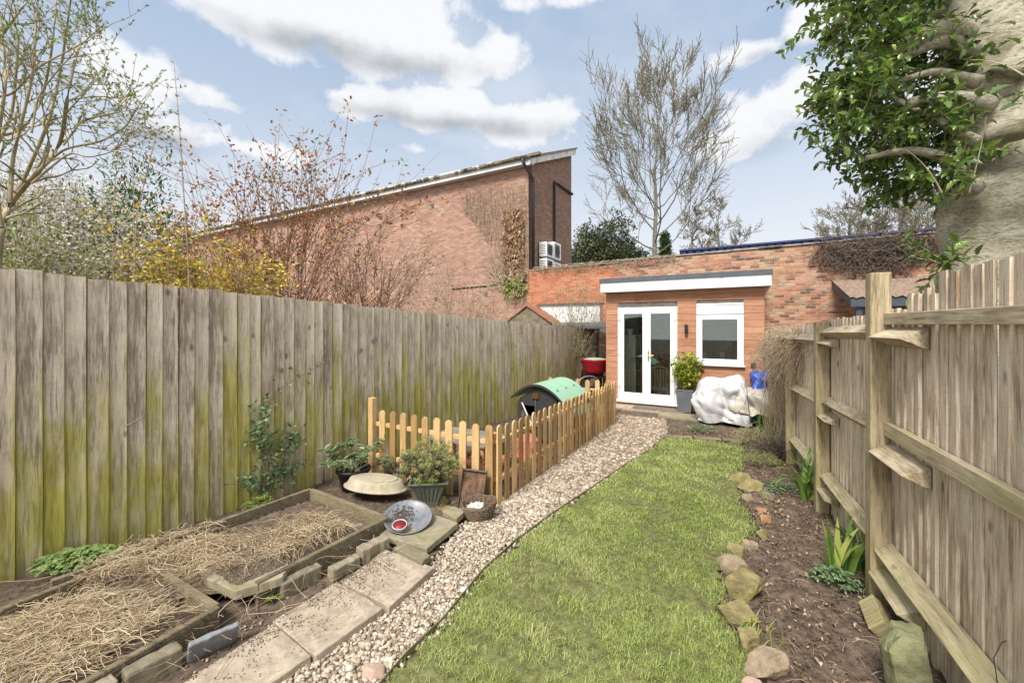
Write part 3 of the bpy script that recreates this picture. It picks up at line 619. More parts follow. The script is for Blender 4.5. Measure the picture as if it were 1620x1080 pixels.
for x, zt in ((-1.75, 2.1), (0, 2.10), (1.46, 1.80), (3.1, 1.50), (4.7, 1.7)):
    mb = MB(); mb.box(x-.05, x+.05, -.008, .10, -.35, zt, random.random()); mb.build('post', M['post'], rf, bevel=.006)
def arris(x0, x1, z0, z1, name='rail', dep=.075, hh=.055):
    mb = MB(); mb.add([(x0, -.008, z0+hh), (x0, dep, z0-.005), (x0, -.008, z0-hh-.005), (x1, -.008, z1+hh), (x1, dep, z1-.005), (x1, -.008, z1-hh-.005)],
                      [(0, 1, 2), (5, 4, 3), (0, 3, 4, 1), (1, 4, 5, 2), (2, 5, 3, 0)], random.random()); return mb.build(name, M['rail'], rf, bevel=.004)
def flat(x0, x1, z0, z1, h, y0=-.008, y1=.035, tilt=0):
    mb = MB(); mb.add([(x0, y0, z0), (x1, y0, z1), (x1, y1, z1), (x0, y1, z0), (x0, y0, z0+h), (x1, y0, z1+h), (x1, y1+tilt, z1+h), (x0, y1+tilt, z0+h)],
                      [(0, 3, 2, 1), (4, 5, 6, 7), (0, 1, 5, 4), (1, 2, 6, 5), (2, 3, 7, 6), (3, 0, 4, 7)], random.random()); return mb.build('rail', M['rail'], rf, bevel=.004)
flat(-1.70, -.052, 1.755, 1.765, .072); flat(-1.70, -.052, 1.05, 1.06, .085)
arris(-1.70, -.052, .30, .32, dep=.085, hh=.06)
for x0, x1, z in ((-.53, -.052, 1.69), (-.56, -.052, .955), (-.5, -.052, .175)): arris(x0, x1, z, z, 'rail_support', .115, .06)
arris(.052, 1.41, 1.72, 1.70); arris(.052, 1.41, 1.07, 1.03, dep=.06); arris(.052, 1.41, .33, .32)
for x0, x1, z in ((1.10, 1.41, 1.60), (1.10, 1.41, .90), (1.1, 1.41, .19)): arris(x0, x1, z, z, 'rail_support', .10, .045)
arris(1.515, 3.04, 1.62, 1.60); arris(1.515, 3.04, 1.0, .95); arris(1.515, 3.04, .30, .27); arris(3.16, 4.64, .95, .93); arris(3.16, 4.64, 1.6, 1.58)

# ================================================================== PICKET FENCE
pc = gp(786, 800); pu, ps = us(pc.x, pc.y)
pf = root('picket_fence', 'low orange-brown round-topped picket fence round the chicken run', 'picket fence', (pc.x, pc.y, pc.z), -A)
def picket(x, y, along, h=.80, w_=.088, th=.018, lean=0.0, zb=.0):
    pts_ = [(-w_/2, zb), (w_/2, zb), (w_/2, h-w_*.5)]+[(w_/2*math.cos(a_), h-w_*.5+w_*.5*math.sin(a_)) for a_ in np.linspace(.25, math.pi-.25, 7)]+[(-w_/2, h-w_*.5)]
    mb = MB(); c_ = random.random()
    pts_ = [(p_[0]+lean*p_[1], p_[1]) for p_ in pts_]
    if along == 'x': mb.prism([(x+p_[0], p_[1]) for p_ in pts_], y-th, y, 'y', c_)
    else: mb.prism([(y+p_[0], p_[1]) for p_ in pts_], x, x+th, 'x', c_)
    mb.build('picket', M['picket'], pf, bevel=.003)
g0 = gz(pu, ps)
n_long = 28; Llong = 4.22
for k in range(n_long):
    y = .03+Llong*(k/(n_long-1))**1.0; picket(0, y, 'y', h=.80+random.uniform(-.008, .008)-.012*y+(0.012 if k in (16, 17) else 0), lean=random.uniform(-.012, .012), zb=-.02-.012*y)
for k in range(10): picket(-.085-.168*k, -.0, 'x', h=.80+random.uniform(-.008, .01), lean=random.uniform(-.015, .015), zb=-.06)
for k in range(7): picket(-.12-.2*k, Llong+.02, 'x', h=.76+random.uniform(-.008, .008))
for z in (.22, .60):
    mb = MB(); mb.box(-.05, -.002, .05, Llong-.02, z, z+.045, .9); mb.build('rail', M['picket'], pf, bevel=.003)
    mb = MB(); mb.box(-1.72, -.052, .002, .045, z, z+.045, .8); mb.build('rail', M['picket'], pf, bevel=.003)
    mb = MB(); mb.box(-1.45, -.052, Llong+.022, Llong+.065, z-.05, z-.01, .8); mb.build('rail', M['picket'], pf, bevel=.003)
for x, y, h in ((-1.79, -.02, .93), (-.10, .055, .70), (-.11, 2.22, .72), (-.11, Llong-.11, .72)):
    mb = MB(); mb.box(x-.0375, x+.0375, y, y+.07, -.15, h, random.random()); mb.build('post', M['picket'], pf, bevel=.004)
mb = MB(); ly = .03+Llong*17/(n_long-1); mb.box(.022, .034, ly-.03, ly+.03, .60, .68); mb.tube([(.028, ly-.02, .66), (.06, ly, .63), (.028, ly+.03, .63)], .008, 8); mb.build('latch', M['ironrim'], pf, bevel=.002)

# ================================================================== GARDEN ROOM
uL = -2.89; hz = float(gz(uL, 9.74))
hp = W(uL, 9.74, 0); HW, HD, HH = 3.23, 3.0, 2.60-hz
gr = root('garden_room', 'red-brown timber clad garden room with white french doors and window', 'garden room', hp, -A)
Z = lambda z: z-hz                                          # heights measured from the lawn by the camera
dx0, dx1, dz0, dz1 = .275, 1.595, .02, 2.20
wx0, wx1, wz0, wz1 = 1.985, 2.875, .955, 2.245
mb = MB(); z = Z(-.06)+.14; row = 0
bh_ = .140
while z < HH:
    z1 = min(z+bh_-.004, HH); zc0, zc1 = z, z1
    segs = [(0.0, HW)]
    def cut(segs, a_, b_): return [s_ for s0, s1 in segs for s_ in ((s0, min(s1, a_)), (max(s0, b_), s1)) if s_[1]-s_[0] > .01]
    if zc0 < Z(dz1)+.0 and zc1 > Z(dz0)-.01: segs = cut(segs, dx0, dx1)
    if zc0 < Z(wz1) and zc1 > Z(wz0): segs = cut(segs, wx0, wx1)
    for s0, s1 in segs:
        mb.add([(s0, -.018, zc0), (s1, -.018, zc0), (s1, 0, zc0), (s0, 0, zc0), (s0, -.013, zc1), (s1, -.013, zc1), (s1, 0, zc1), (s0, 0, zc1)],
               [(0, 3, 2, 1), (4, 5, 6, 7), (0, 1, 5, 4), (1, 2, 6, 5), (2, 3, 7, 6), (3, 0, 4, 7)], random.random())
    for X_s, sg in ((0, -1), (HW, 1)):
        mb.box(min(X_s, X_s+sg*.015), max(X_s, X_s+sg*.015), .002, HD, zc0, zc1, random.random())
    z += bh_; row += 1
mb.build('cladding', M['clad'], gr)
mb = MB(); mb.box(-.002, HW, -.024, -.001, Z(-.08), Z(-.06)+.138, .5); mb.build('base_board', M['cladtrim'], gr)
# structure walls behind the cladding, with openings
mb = MB()
mb.box(.02, dx0-.001, .002, .1, 0, HH); mb.box(dx1+.001, wx0-.001, .002, .1, 0, HH); mb.box(wx1+.001, HW-.02, .002, .1, 0, HH)
mb.box(dx0-.001, dx1+.001, .002, .1, Z(dz1)+.001, HH); mb.box(wx0-.001, wx1+.001, .002, .1, 0, Z(wz0)-.001); mb.box(wx0-.001, wx1+.001, .002, .1, Z(wz1)+.001, HH)
mb.box(.02, .1, .1, HD, 0, HH); mb.box(HW-.1, HW-.02, .1, HD, 0, HH); mb.box(.1, HW-.1, HD-.08, HD, 0, HH); mb.box(.1, HW-.1, .1, HD-.08, 0, .05); mb.box(.1, HW-.1, .1, HD-.08, HH-.05, HH)
mb.build('wall', M['inner'], gr)
mb = MB(); mb.box(-.10, HW+.14, -.20, HD+.05, Z(2.80), Z(2.86), .5); mb.build('roof', M['grey'], gr)
mb = MB(); mb.box(-.08, HW+.12, -.22, -.20, Z(2.565), Z(2.785), .5); mb.box(-.082, -.06, -.198, HD, Z(2.565), Z(2.785)); mb.box(HW+.10, HW+.122, -.198, HD, Z(2.565), Z(2.785)); mb.build('fascia', M['upvc'], gr)
mb = MB(); mb.box(-.075, HW+.115, -.198, -.002, Z(2.57), Z(2.58)); mb.build('soffit', M['oldwhite'], gr)
mb = MB(); mb.box(-.105, HW+.145, -.245, -.21, Z(2.785), Z(2.885)); mb.box(-.105, -.07, -.21, HD, Z(2.785), Z(2.885)); mb.box(HW+.11, HW+.145, -.21, HD, Z(2.785), Z(2.885)); mb.box(2.45, 2.52, -.25, -.2451, Z(2.78), Z(2.89)); mb.build('roof_trim', M['grey'], gr, bevel=.006)
# french doors
ff = .055
fr = MB(); fr.box(dx0, dx0+ff, -.02, .05, Z(dz0), Z(dz1)); fr.box(dx1-ff, dx1, -.02, .05, Z(dz0), Z(dz1)); fr.box(dx0+ff, dx1-ff, -.02, .05, Z(dz1)-ff, Z(dz1)); fr.box(dx0-.02, dx1+.02, -.06, .05, Z(dz0)-.03, Z(dz0)+.045)
dfr = fr.build('door_frame', M['upvc'], gr, bevel=.004)
mid = (dx0+dx1)/2
for k, (a_, b_) in enumerate(((dx0+ff+.003, mid-.002), (mid+.002, dx1-ff-.003))):
    b0, b1 = Z(dz0)+.05, Z(dz1)-ff-.004; st = .088
    d = MB(); d.box(a_, a_+st, -.028, .035, b0, b1); d.box(b_-st, b_, -.028, .035, b0, b1); d.box(a_+st, b_-st, -.028, .035, b1-st, b1); d.box(a_+st, b_-st, -.028, .035, b0, b0+.15)
    leaf = d.build('door_leaf', M['upvc'], gr, bevel=.005)
    g = MB(); g.box(a_+st-.005, b_-st+.005, .0, .006, b0+.145, b1-st+.005); g.build('pane', M['glass'], leaf)
    g = MB()
    for hz_ in (.28, 1.05, 1.85):
        xx = dx0+ff*.8 if k == 0 else dx1-ff*.8; g.tube([(xx, -.038, b0+hz_-.045), (xx, -.038, b0+hz_+.045)], .011, 8)
        g.box(xx-.035, xx+.035, -.036, -.0285, b0+hz_-.018, b0+hz_+.018)
    g.build('hinge', M['oldwhite'], leaf)
    if k == 1:
        g = MB(); xh = a_+.04; zh = b0+1.03; g.box(xh-.015, xh+.015, -.038, -.0285, zh-.13, zh+.11); g.tube([(xh, -.03, zh), (xh, -.07, zh)], .009, 8); g.tube([(xh, -.07, zh), (xh+.12, -.07, zh)], .009, 8); g.build('handle', M['brass'], leaf, bevel=.002)
# window with box above
wf = .06; zt_ = Z(wz1)-.225
fr = MB(); fr.box(wx0, wx0+wf, -.02, .05, Z(wz0), zt_); fr.box(wx1-wf, wx1, -.02, .05, Z(wz0), zt_); fr.box(wx0+wf, wx1-wf, -.02, .05, zt_-wf, zt_); fr.box(wx0+wf, wx1-wf, -.02, .05, Z(wz0), Z(wz0)+wf)
wn_ = fr.build('window', M['upvc'], gr, bevel=.004)
fr = MB(); c0, c1, e0, e1 = wx0+wf+.003, wx1-wf-.003, Z(wz0)+wf+.003, zt_-wf-.003; s_ = .05
fr.box(c0, c0+s_, -.03, .03, e0, e1); fr.box(c1-s_, c1, -.03, .03, e0, e1); fr.box(c0+s_, c1-s_, -.03, .03, e0, e0+s_); fr.box(c0+s_, c1-s_, -.03, .03, e1-s_, e1); fr.build('sash', M['upvc'], wn_, bevel=.004)
g = MB(); g.box(c0+s_-.004, c1-s_+.004, 0, .006, e0+s_-.004, e1-s_+.004); g.build('pane', M['glass'], wn_)
g = MB(); g.box(wx0-.02, wx1+.03, -.09, -.021, Z(wz0)-.03, Z(wz0)-.001); g.build('sill', M['upvc'], wn_, bevel=.004)
g = MB(); g.box(wx0+.001, wx1-.001, -.032, .05, zt_+.002, Z(wz1)); g.box(wx0+.001, wx1-.001, -.045, -.0325, Z(wz1)-.03, Z(wz1)-.004); g.box(wx0+.001, wx1-.001, -.04, -.0325, zt_+.004, zt_+.03); g.build('shutter_box', M['upvc'], wn_, bevel=.004)
g = MB(); g.tube([(1.785, -.075, Z(1.60)), (1.785, -.075, Z(1.80))], .034, 14); g.box(1.765, 1.805, -.06, -.019, Z(1.66), Z(1.74)); g.build('wall_lamp', M['black'], gr, smooth=False)
g = MB(); g.tube([(3.05, -.06, Z(.98)), (3.05, -.018, Z(.98))], [.05, .05], 12); g.build('vent_cap', M['black'], gr)
# what stands inside, seen through the glass
sh = root('shelf_unit', 'tall cream shelf unit inside the left french door', 'shelf unit', gr.matrix_world @ Vector((0, 0, 0)), 0)
def HLOC(x, y, z=0.0): return hp+Vector((CA*x+SA*y, -SA*x+CA*y, z))
sh.location = HLOC(.32, .30, .05); sh.rotation_euler = (0, 0, -A)
g = MB(); g.box(0, .30, 0, .02, 0, 1.62); g.build('side_panel', M['cream'], sh)
g = MB(); g.box(.0, .30, .58, .6, 0, 1.62); g.build('side_panel', M['cream'], sh)
g = MB(); g.box(0, .02, .02, .58, 0, 1.62); g.build('back_panel', M['cream'], sh)
for k in range(5): g = MB(); g.box(.02, .30, .02, .58, .02+k*.385, .04+k*.385); g.build('shelf', M['cream'], sh)
t_ = root('storage_tub', 'small white tub on top of the cream shelf unit', 'tub', HLOC(.44, .45, 1.67), -A)
g = MB(); g.lathe([(.07, 0), (.085, .14), (.09, .145), (.088, .15)], 16); g.build('tub_body', M['upvc'], t_)
t_ = root('plastic_chair', 'cream slatted plastic chair back behind the right french door', 'chair', HLOC(1.12, .55, .05), -A+.25)
for k in range(6): g = MB(); g.box(-.19+k*.065, -.155+k*.065, 0, .02, .38, .80); g.build('slat', M['cream'], t_)
g = MB(); g.tube([(-.21, .01, .0), (-.21, .01, .7), (-.17, .01, .83), (0, .01, .88), (.17, .01, .83), (.23, .01, .6), (.24, .01, 0)], .024, 8); g.build('back_frame', M['cream'], t_, smooth=True)
g = MB(); g.box(-.22, .23, -.02, .02, .30, .38); g.box(-.22, .23, 0, .42, .30, .34); g.build('seat', M['cream'], t_, bevel=.01)
for lx, ly in ((-.2, .38), (.2, .38)): g = MB(); g.box(lx-.02, lx+.02, ly-.02, ly+.02, 0, .298); g.build('leg', M['cream'], t_)
t_ = root('terracotta_pot', 'terracotta pot on the floor inside the left french door', 'flower pot', HLOC(.80, .5, .05), 0)
g = MB(); g.lathe([(.07, 0), (.10, .2), (.115, .2), (.118, .27), (.10, .27), (.09, .2)], 18); g.build('pot', M['terra'], t_, smooth=True)
g = MB(); g.tube([(0, 0, .2), (-.06, 0, .8), (-.14, .05, 1.15)], .014, 6); g.build('stick', M['stempale'], t_)
t_ = root('work_bench', 'cluttered grey work bench inside under the window', 'bench', HLOC(1.9, .6, .05), -A)
g = MB(); g.box(0, 1.15, 0, .6, .98, 1.03); g.build('top', M['galv'], t_)
for lx, ly in ((.04, .04), (1.1, .04), (.04, .55), (1.1, .55)): g = MB(); g.box(lx-.03, lx+.03, ly-.03, ly+.03, 0, .979); g.build('leg', M['inner'], t_)
random.seed(11)
for k in range(9):
    bx_ = root('storage_box', ['dark storage box on the bench behind the window', 'pale storage box on the bench behind the window'][k % 2], 'box', HLOC(1.98+.115*k, .75+random.uniform(0, .3), 1.08), -A+random.uniform(-.3, .3), 'boxes on the bench inside')
    hh_ = random.uniform(.10, .26); g = MB(); g.box(-.05, .05, -.06, .06, 0, hh_); g.box(-.053, .053, -.063, .063, hh_, hh_+.015, .9); g.build('box_body', M[['slatepot', 'oldwhite', 'ironrim'][k % 3]], bx_, bevel=.004)
t_ = root('wall_poster', 'brown poster with a line of dark capitals hung behind the window', 'poster', HLOC(2.02, 1.4, 0), -A)
g = MB(); g.box(0, .62, 0, .01, 1.25, 2.16); g.build('poster_sheet', M['trough'], t_)
def text(body, size, M_, m, parent, name='lettering'):
    c = bpy.data.curves.new(name, 'FONT'); c.body = body; c.size = size; c.align_x = 'CENTER'; c.extrude = .001
    o_ = bpy.data.objects.new(name, c); sc.collection.objects.link(o_); c.materials.append(m); o_.matrix_world = M_
    dg = bpy.context.evaluated_depsgraph_get(); me = bpy.data.meshes.new_from_object(o_.evaluated_get(dg)); bpy.data.objects.remove(o_)
    o2 = bpy.data.objects.new(name, me); sc.collection.objects.link(o2); o2.parent = parent; o2.matrix_local = M_
    if not me.materials: me.materials.append(m)
    return o2
text('E URBAN', .13, TR((.32, -.004, 1.96), rx=R(90)), M['black'], t_)

# ================================================================== PATIO, SLABS
def slabobj(name, label, cat, x0, x1, s0, s1, z, th, m, group=None, rz=0.0, bev=.008, parts=None):
    o_ = root(name, label, cat, W((x0+x1)/2, (s0+s1)/2, z), -A+rz, group)
    a_, b_ = (x1-x0)/2, (s1-s0)/2; g = MB(); g.box(-a_, a_, -b_, b_, -th, 0); g.build('slab', m, o_, bevel=bev); return o_
slabobj('paving_slab', 'pale patio slab under the french doors, left of the ribbed mat', 'paving slab', -2.93, -2.32, 9.30, 9.715, .045, .07, M['slab'])
slabobj('paving_slab', 'patio slab partly under the ribbed mat before the doors', 'paving slab', -2.315, -1.70, 9.30, 9.715, .045, .07, M['slab'])
slabobj('paving_slab', 'patio slab beneath the grey planter', 'paving slab', -1.695, -1.1, 9.30, 9.715, .045, .07, M['slab'])
mt = root('ribbed_mat', 'grey-brown ribbed mat lying in front of the garden room', 'mat', W(-1.65, 9.50, .047), -A)
g = MB()
for k in range(26): g.box(-.55+k*.043, -.525+k*.043, -.19, .19, 0, .014)
g.box(-.55, .55, -.19, -.175, .0, .01); g.box(-.55, .55, .175, .19, 0, .01); g.build('mat_ribs', M['roofold'], mt)
slabobj('paving_slab', 'long stepped slab running under the grey tarpaulin', 'paving slab', -1.55, -.35, 8.83, 9.27, .05, .06, M['slabmoss'])
for k, (a_, b_, nm) in enumerate(((1050, 1095, 'leftmost low brick edging the far end of the lawn'), (1098, 1140, 'middle low brick edging the far end of the lawn'), (1143, 1180, 'rightmost low brick edging the far end of the lawn'))):
    p0, p1 = gp(a_, 692+k*3), gp(b_, 695+k*3); c_ = (p0+p1)/2; L = (p1-p0).length
    e = root('edging_brick', nm, 'brick', c_, math.atan2((p1-p0).y, (p1-p0).x)); g = MB(); g.box(-L/2, L/2, -.05, .05, -.02, .05); g.build('brick', M['kerb'], e, bevel=.012)

# ================================================================== BRICK WALL
bw_ = root('brick_garden_wall', 'tall old red brick wall behind the garden room with patched courses', 'wall', W(-6.68, 13.0, 0, False), -A)
g = MB(); g.add([(3.06, 0, -.6), (16, 0, -.6), (16, .35, -.6), (3.06, .35, -.6), (3.06, 0, 3.79), (16, 0, 3.94), (16, .35, 3.94), (3.06, .35, 3.79)], [(0, 3, 2, 1), (4, 5, 6, 7), (0, 1, 5, 4), (1, 2, 6, 5), (2, 3, 7, 6), (3, 0, 4, 7)]); g.build('wall', M['brickwall'], bw_)
g = MB(); g.box(0, 3.0, -.012, .35, -.6, 3.72); g.box(3.0, 3.06, .001, .35, -.6, 3.75); g.build('newer_section', M['redwall'], bw_)
random.seed(3); g = MB(); x = 0.0
while x < 16: L = random.uniform(.5, .9); zc = 3.73+.0118*x+(.05 if x > 3 else 0); g.box(x, x+L-.008, -.03, .38, zc+.0, zc+random.uniform(.04, .055), random.random()); x += L
g.build('coping', M['coping'], bw_, bevel=.01)
g = MB(); zc = 3.83; g.box(7.0, 7.55, -.06, .3, 3.885, 3.91); g.build('loose_coping_tile', M['roofold'], bw_)

# ================================================================== BIG BRICK BUILDING
bb = root('brick_building', 'large windowless pinkish brick building with sloping roof behind the left fence', 'building', W(-6.68, 13.0, 0, False), -A)
eave = 7.58; ridge = 9.5; dep = 4.15
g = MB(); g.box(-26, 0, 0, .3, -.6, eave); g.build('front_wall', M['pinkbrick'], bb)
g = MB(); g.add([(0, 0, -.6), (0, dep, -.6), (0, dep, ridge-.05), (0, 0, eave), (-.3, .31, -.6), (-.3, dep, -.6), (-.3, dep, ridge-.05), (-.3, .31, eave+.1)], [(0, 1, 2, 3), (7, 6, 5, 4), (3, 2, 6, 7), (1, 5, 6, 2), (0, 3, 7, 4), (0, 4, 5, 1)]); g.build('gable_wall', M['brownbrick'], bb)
g = MB(); sl = (ridge-eave)/dep
g.add([(-26, -.35, eave+.06-.35*sl+.1), (.25, -.35, eave+.06-.35*sl+.1), (.25, dep+.1, ridge+.12), (-26, dep+.1, ridge+.12), (-26, -.35, eave+.15-.35*sl+.1), (.25, -.35, eave+.15-.35*sl+.1), (.25, dep+.1, ridge+.19), (-26, dep+.1, ridge+.19)],
      [(0, 3, 2, 1), (4, 5, 6, 7), (0, 1, 5, 4), (1, 2, 6, 5), (2, 3, 7, 6), (3, 0, 4, 7)])
rfo = g.build('roof', M['roofold'], bb)
g = MB(); random.seed(5)
for k in range(150): xx = -26+26.2*random.random(); L = random.uniform(.1, .5); g.box(xx, xx+L, -.40, -.2, eave+.04, eave+.10+random.uniform(0, .035), random.random())
tag(g.build('moss', M['kerb'], rfo), kind='stuff')
g = MB(); g.box(-26, .22, -.30, -.02, eave-.14, eave+.12); g.build('fascia', M['oldwhite'], bb)
g = MB(); g.tube([(-26, -.34, eave+.1), (.1, -.34, eave+.1)], .05, 6); g.build('gutter', M['oldwhite'], bb)
g = MB(); g.add([(.02, -.3, eave-.2), (.02, dep+.05, ridge-.15), (.02, dep+.05, ridge+.10), (.02, -.3, eave+.12), (.2, -.3, eave-.2), (.2, dep+.05, ridge-.15), (.2, dep+.05, ridge+.10), (.2, -.3, eave+.12)], [(3, 2, 1, 0), (4, 5, 6, 7), (0, 1, 5, 4), (1, 2, 6, 5), (2, 3, 7, 6), (3, 0, 4, 7)]); g.build('gable_board', M['oldwhite'], bb)
g = MB(); g.tube([(-.1, -.36, eave+.1), (.0, -.34, eave-.15), (.12, .12, eave-.55), (.12, .14, eave-.8), (.12, .14, 2.5)], .055, 8); g.build('downpipe', M['black'], bb, smooth=True)
g = MB(); zt2 = 7.55; g.tube([(.07, 2.15, 3.9), (.07, 2.15, zt2), (.07, 4.1, zt2+.05)], .055, 6); g.build('service_pipe', M['black'], bb)
for xx, zz_ in ((-5.9, 6.55), (-4.5, 6.6), (-7.4, 6.5), (-4.3, 2.8), (-1.9, 2.9)): g = MB(); g.box(xx, xx+.16, -.012, .02, zz_, zz_+.16); g.build('air_vent', M['ironrim'], bb)
g = MB(); g.tube([(-3.4, -.03, 3.25), (0, -.03, 3.35)], .02, 5); g.build('cable', M['black'], bb)
ac0 = None
lab = ['upper left air conditioning unit on the brick gable', 'upper right air conditioning unit on the brick gable', 'lower left air conditioning unit half hidden by the wall top', 'lower right air conditioning unit half hidden by the wall top']
for k, (yy, zz_) in enumerate(((.75, 4.36), (1.45, 4.36), (.75, 3.76), (1.45, 3.72))):
    big_ = 1.25 if k == 1 else 1.0
    ac = root('air_conditioner', lab[k], 'air conditioner', W(-6.68+.06, 13.0+yy, zz_, False), -A, 'air conditioners on the gable')
    g = MB(); g.box(0, .30, 0, .66, 0, .52*big_); g.build('casing', M['upvc'], ac, bevel=.015)
    g = MB()
    for j in range(9): g.box(.301, .312, .05+.055*j, .065+.055*j, .06, .46*big_)
    g.build('grille', M['ironrim'], ac)
    g = MB(); g.tube([(.302, .33, .26*big_), (.309, .33, .26*big_)], .2, 20); g.build('fan', M['black'], ac)
    g = MB()
    for j in range(7): g.box(.04, .27, -.008, -.001, .06+.06*j, .08+.06*j)
    g.build('side_louvre', M['ironrim'], ac)

# blue roof edge and pale roofs beyond the wall
br = root('blue_roof', 'blue ribbed steel roof edge showing over the brick wall', 'roof', W(-6.68, 13.9, 0, False), -A)
g = MB(); g.box(4.9, 14, 0, .05, 3.7, 4.12); g.build('sheet', M['blueroof'], br)
g = MB(); g.box(4.9, 14, -.09, .3, 4.12, 4.17); g.build('top_edge', M['blueroof'], br)
g = MB()
for k in range(46): g.box(4.95+k*.21, 5.09+k*.21, -.05, -.001, 3.8, 4.115)
g.build('ribs', M['blueroof'], br)
pr = root('low_pale_roof', 'low pale flat roof just visible above the brick wall by the bare tree', 'roof', W(-3.9, 17.0, 0, False), -A)
g = MB(); g.box(-.8, 1.5, 0, 3, 4.2, 4.42); g.build('roof_slab', M['oldwhite'], pr)
g = MB(); g.box(-.6, 1.3, .2, 2.8, -.6, 4.2); g.build('wall', M['pinkbrick'], pr)

# neighbour's lean-to on the right
ln_ = root('lean_to_shelter', 'corrugated mossy lean-to roof with dark blue-grey beam behind the right fence', 'shelter', W(1.91, 13.0, 0, False), -A)
g = MB(); nn = 90; Wd_ = 4.6
vs = []; fs = []
for k in range(nn+1):
    x = Wd_*k/nn; dz_ = .02*math.sin(k*math.pi/1.5*1.0)
    vs += [(x, -.0, 2.93+dz_), (x, -2.1, 2.37+dz_), (x, -.0, 2.918+dz_), (x, -2.1, 2.358+dz_)]
for k in range(nn): a_ = 4*k; b_ = a_+4; fs += [(a_, a_+1, b_+1, b_), (a_+2, b_+2, b_+3, a_+3), (a_+1, a_+3, b_+3, b_+1), (a_, b_, b_+2, a_+2)]
g.add(vs, fs); g.build('roof', M['corr'], ln_)
g = MB(); g.box(.02, Wd_, -2.07, -2.02, 2.17, 2.335); g.build('beam', M['bluepost'], ln_)
g = MB(); g.add([(.02, -2.0, 2.2), (.02, -.02, 2.72), (.02, -.02, 2.88), (.02, -2.0, 2.35), (.06, -2.0, 2.2), (.06, -.02, 2.72), (.06, -.02, 2.88), (.06, -2.0, 2.35)], [(3, 2, 1, 0), (4, 5, 6, 7), (0, 1, 5, 4), (1, 2, 6, 5), (2, 3, 7, 6), (3, 0, 4, 7)]); g.build('side_beam', M['bluepost'], ln_)
for x in (.12, 2.2, 4.3): g = MB(); g.box(x, x+.1, -2.0, -1.9, -.5, 2.2); g.build('post', M['bluepost'], ln_)

# old sheds beyond the left fence
a0 = at(833, 482, 12.6)
os_ = root('old_shed', 'old shed with gabled roof and red roof edge behind the left fence', 'shed', (a0.x, a0.y, 0), -A)
g = MB(); zt = a0.z; g.prism([(-1.0, -.4), (1.0, -.4), (1.0, zt-.75), (0, zt-.06), (-1.0, zt-.75)], .05, 1.0, 'y'); g.build('wall', M['kerb'], os_)
g = MB(); g.add([(0, 0, zt), (1.3, 0, zt-.84), (1.3, 1.1, zt-.84), (0, 1.1, zt), (0, 0, zt-.04), (1.3, 0, zt-.88), (1.3, 1.1, zt-.88), (0, 1.1, zt-.04)], [(0, 1, 2, 3), (7, 6, 5, 4), (0, 4, 5, 1), (1, 5, 6, 2), (2, 6, 7, 3), (3, 7, 4, 0)])
g.add([(0, 0, zt), (-1.3, 0, zt-.84), (-1.3, 1.1, zt-.84), (0, 1.1, zt), (0, 0, zt-.04), (-1.3, 0, zt-.88), (-1.3, 1.1, zt-.88), (0, 1.1, zt-.04)], [(3, 2, 1, 0), (4, 5, 6, 7), (0, 1, 5, 4), (1, 2, 6, 5), (2, 3, 7, 6), (3, 0, 4, 7)]); g.build('roof', M['redroof'], os_)
a1 = at(885, 500, 12.9)
os2 = root('white_outbuilding', 'white rendered outbuilding end showing below the bright brick section', 'outbuilding', (a1.x, a1.y, 0), -A)
g = MB(); g.box(-.7, 1.3, 0, .3, -.5, a1.z+.35); g.build('wall', M['upvc'], os2); g = MB(); g.box(-.75, 1.35, -.06, .36, a1.z+.35, a1.z+.39); g.build('coping', M['grey'], os2)
a2 = at(905, 519, 11.9)
os3 = root('low_lean_to', 'low dark edged lean-to roof along the far end of the left fence', 'lean-to', (a2.x, a2.y, 0), -A)
g = MB(); g.add([(-1.1, -.1, a2.z+.03), (1.1, -.35, a2.z-.02), (1.1, .7, a2.z+.12), (-1.1, .7, a2.z+.12), (-1.1, -.1, a2.z+.09), (1.1, -.35, a2.z+.04), (1.1, .7, a2.z+.18), (-1.1, .7, a2.z+.18)], [(0, 3, 2, 1), (4, 5, 6, 7), (0, 1, 5, 4), (1, 2, 6, 5), (2, 3, 7, 6), (3, 0, 4, 7)]); g.build('roof', M['grey'], os3)
g = MB(); g.box(-1, .6, .3, .6, -.5, a2.z); g.build('wall', M['kerb'], os3)
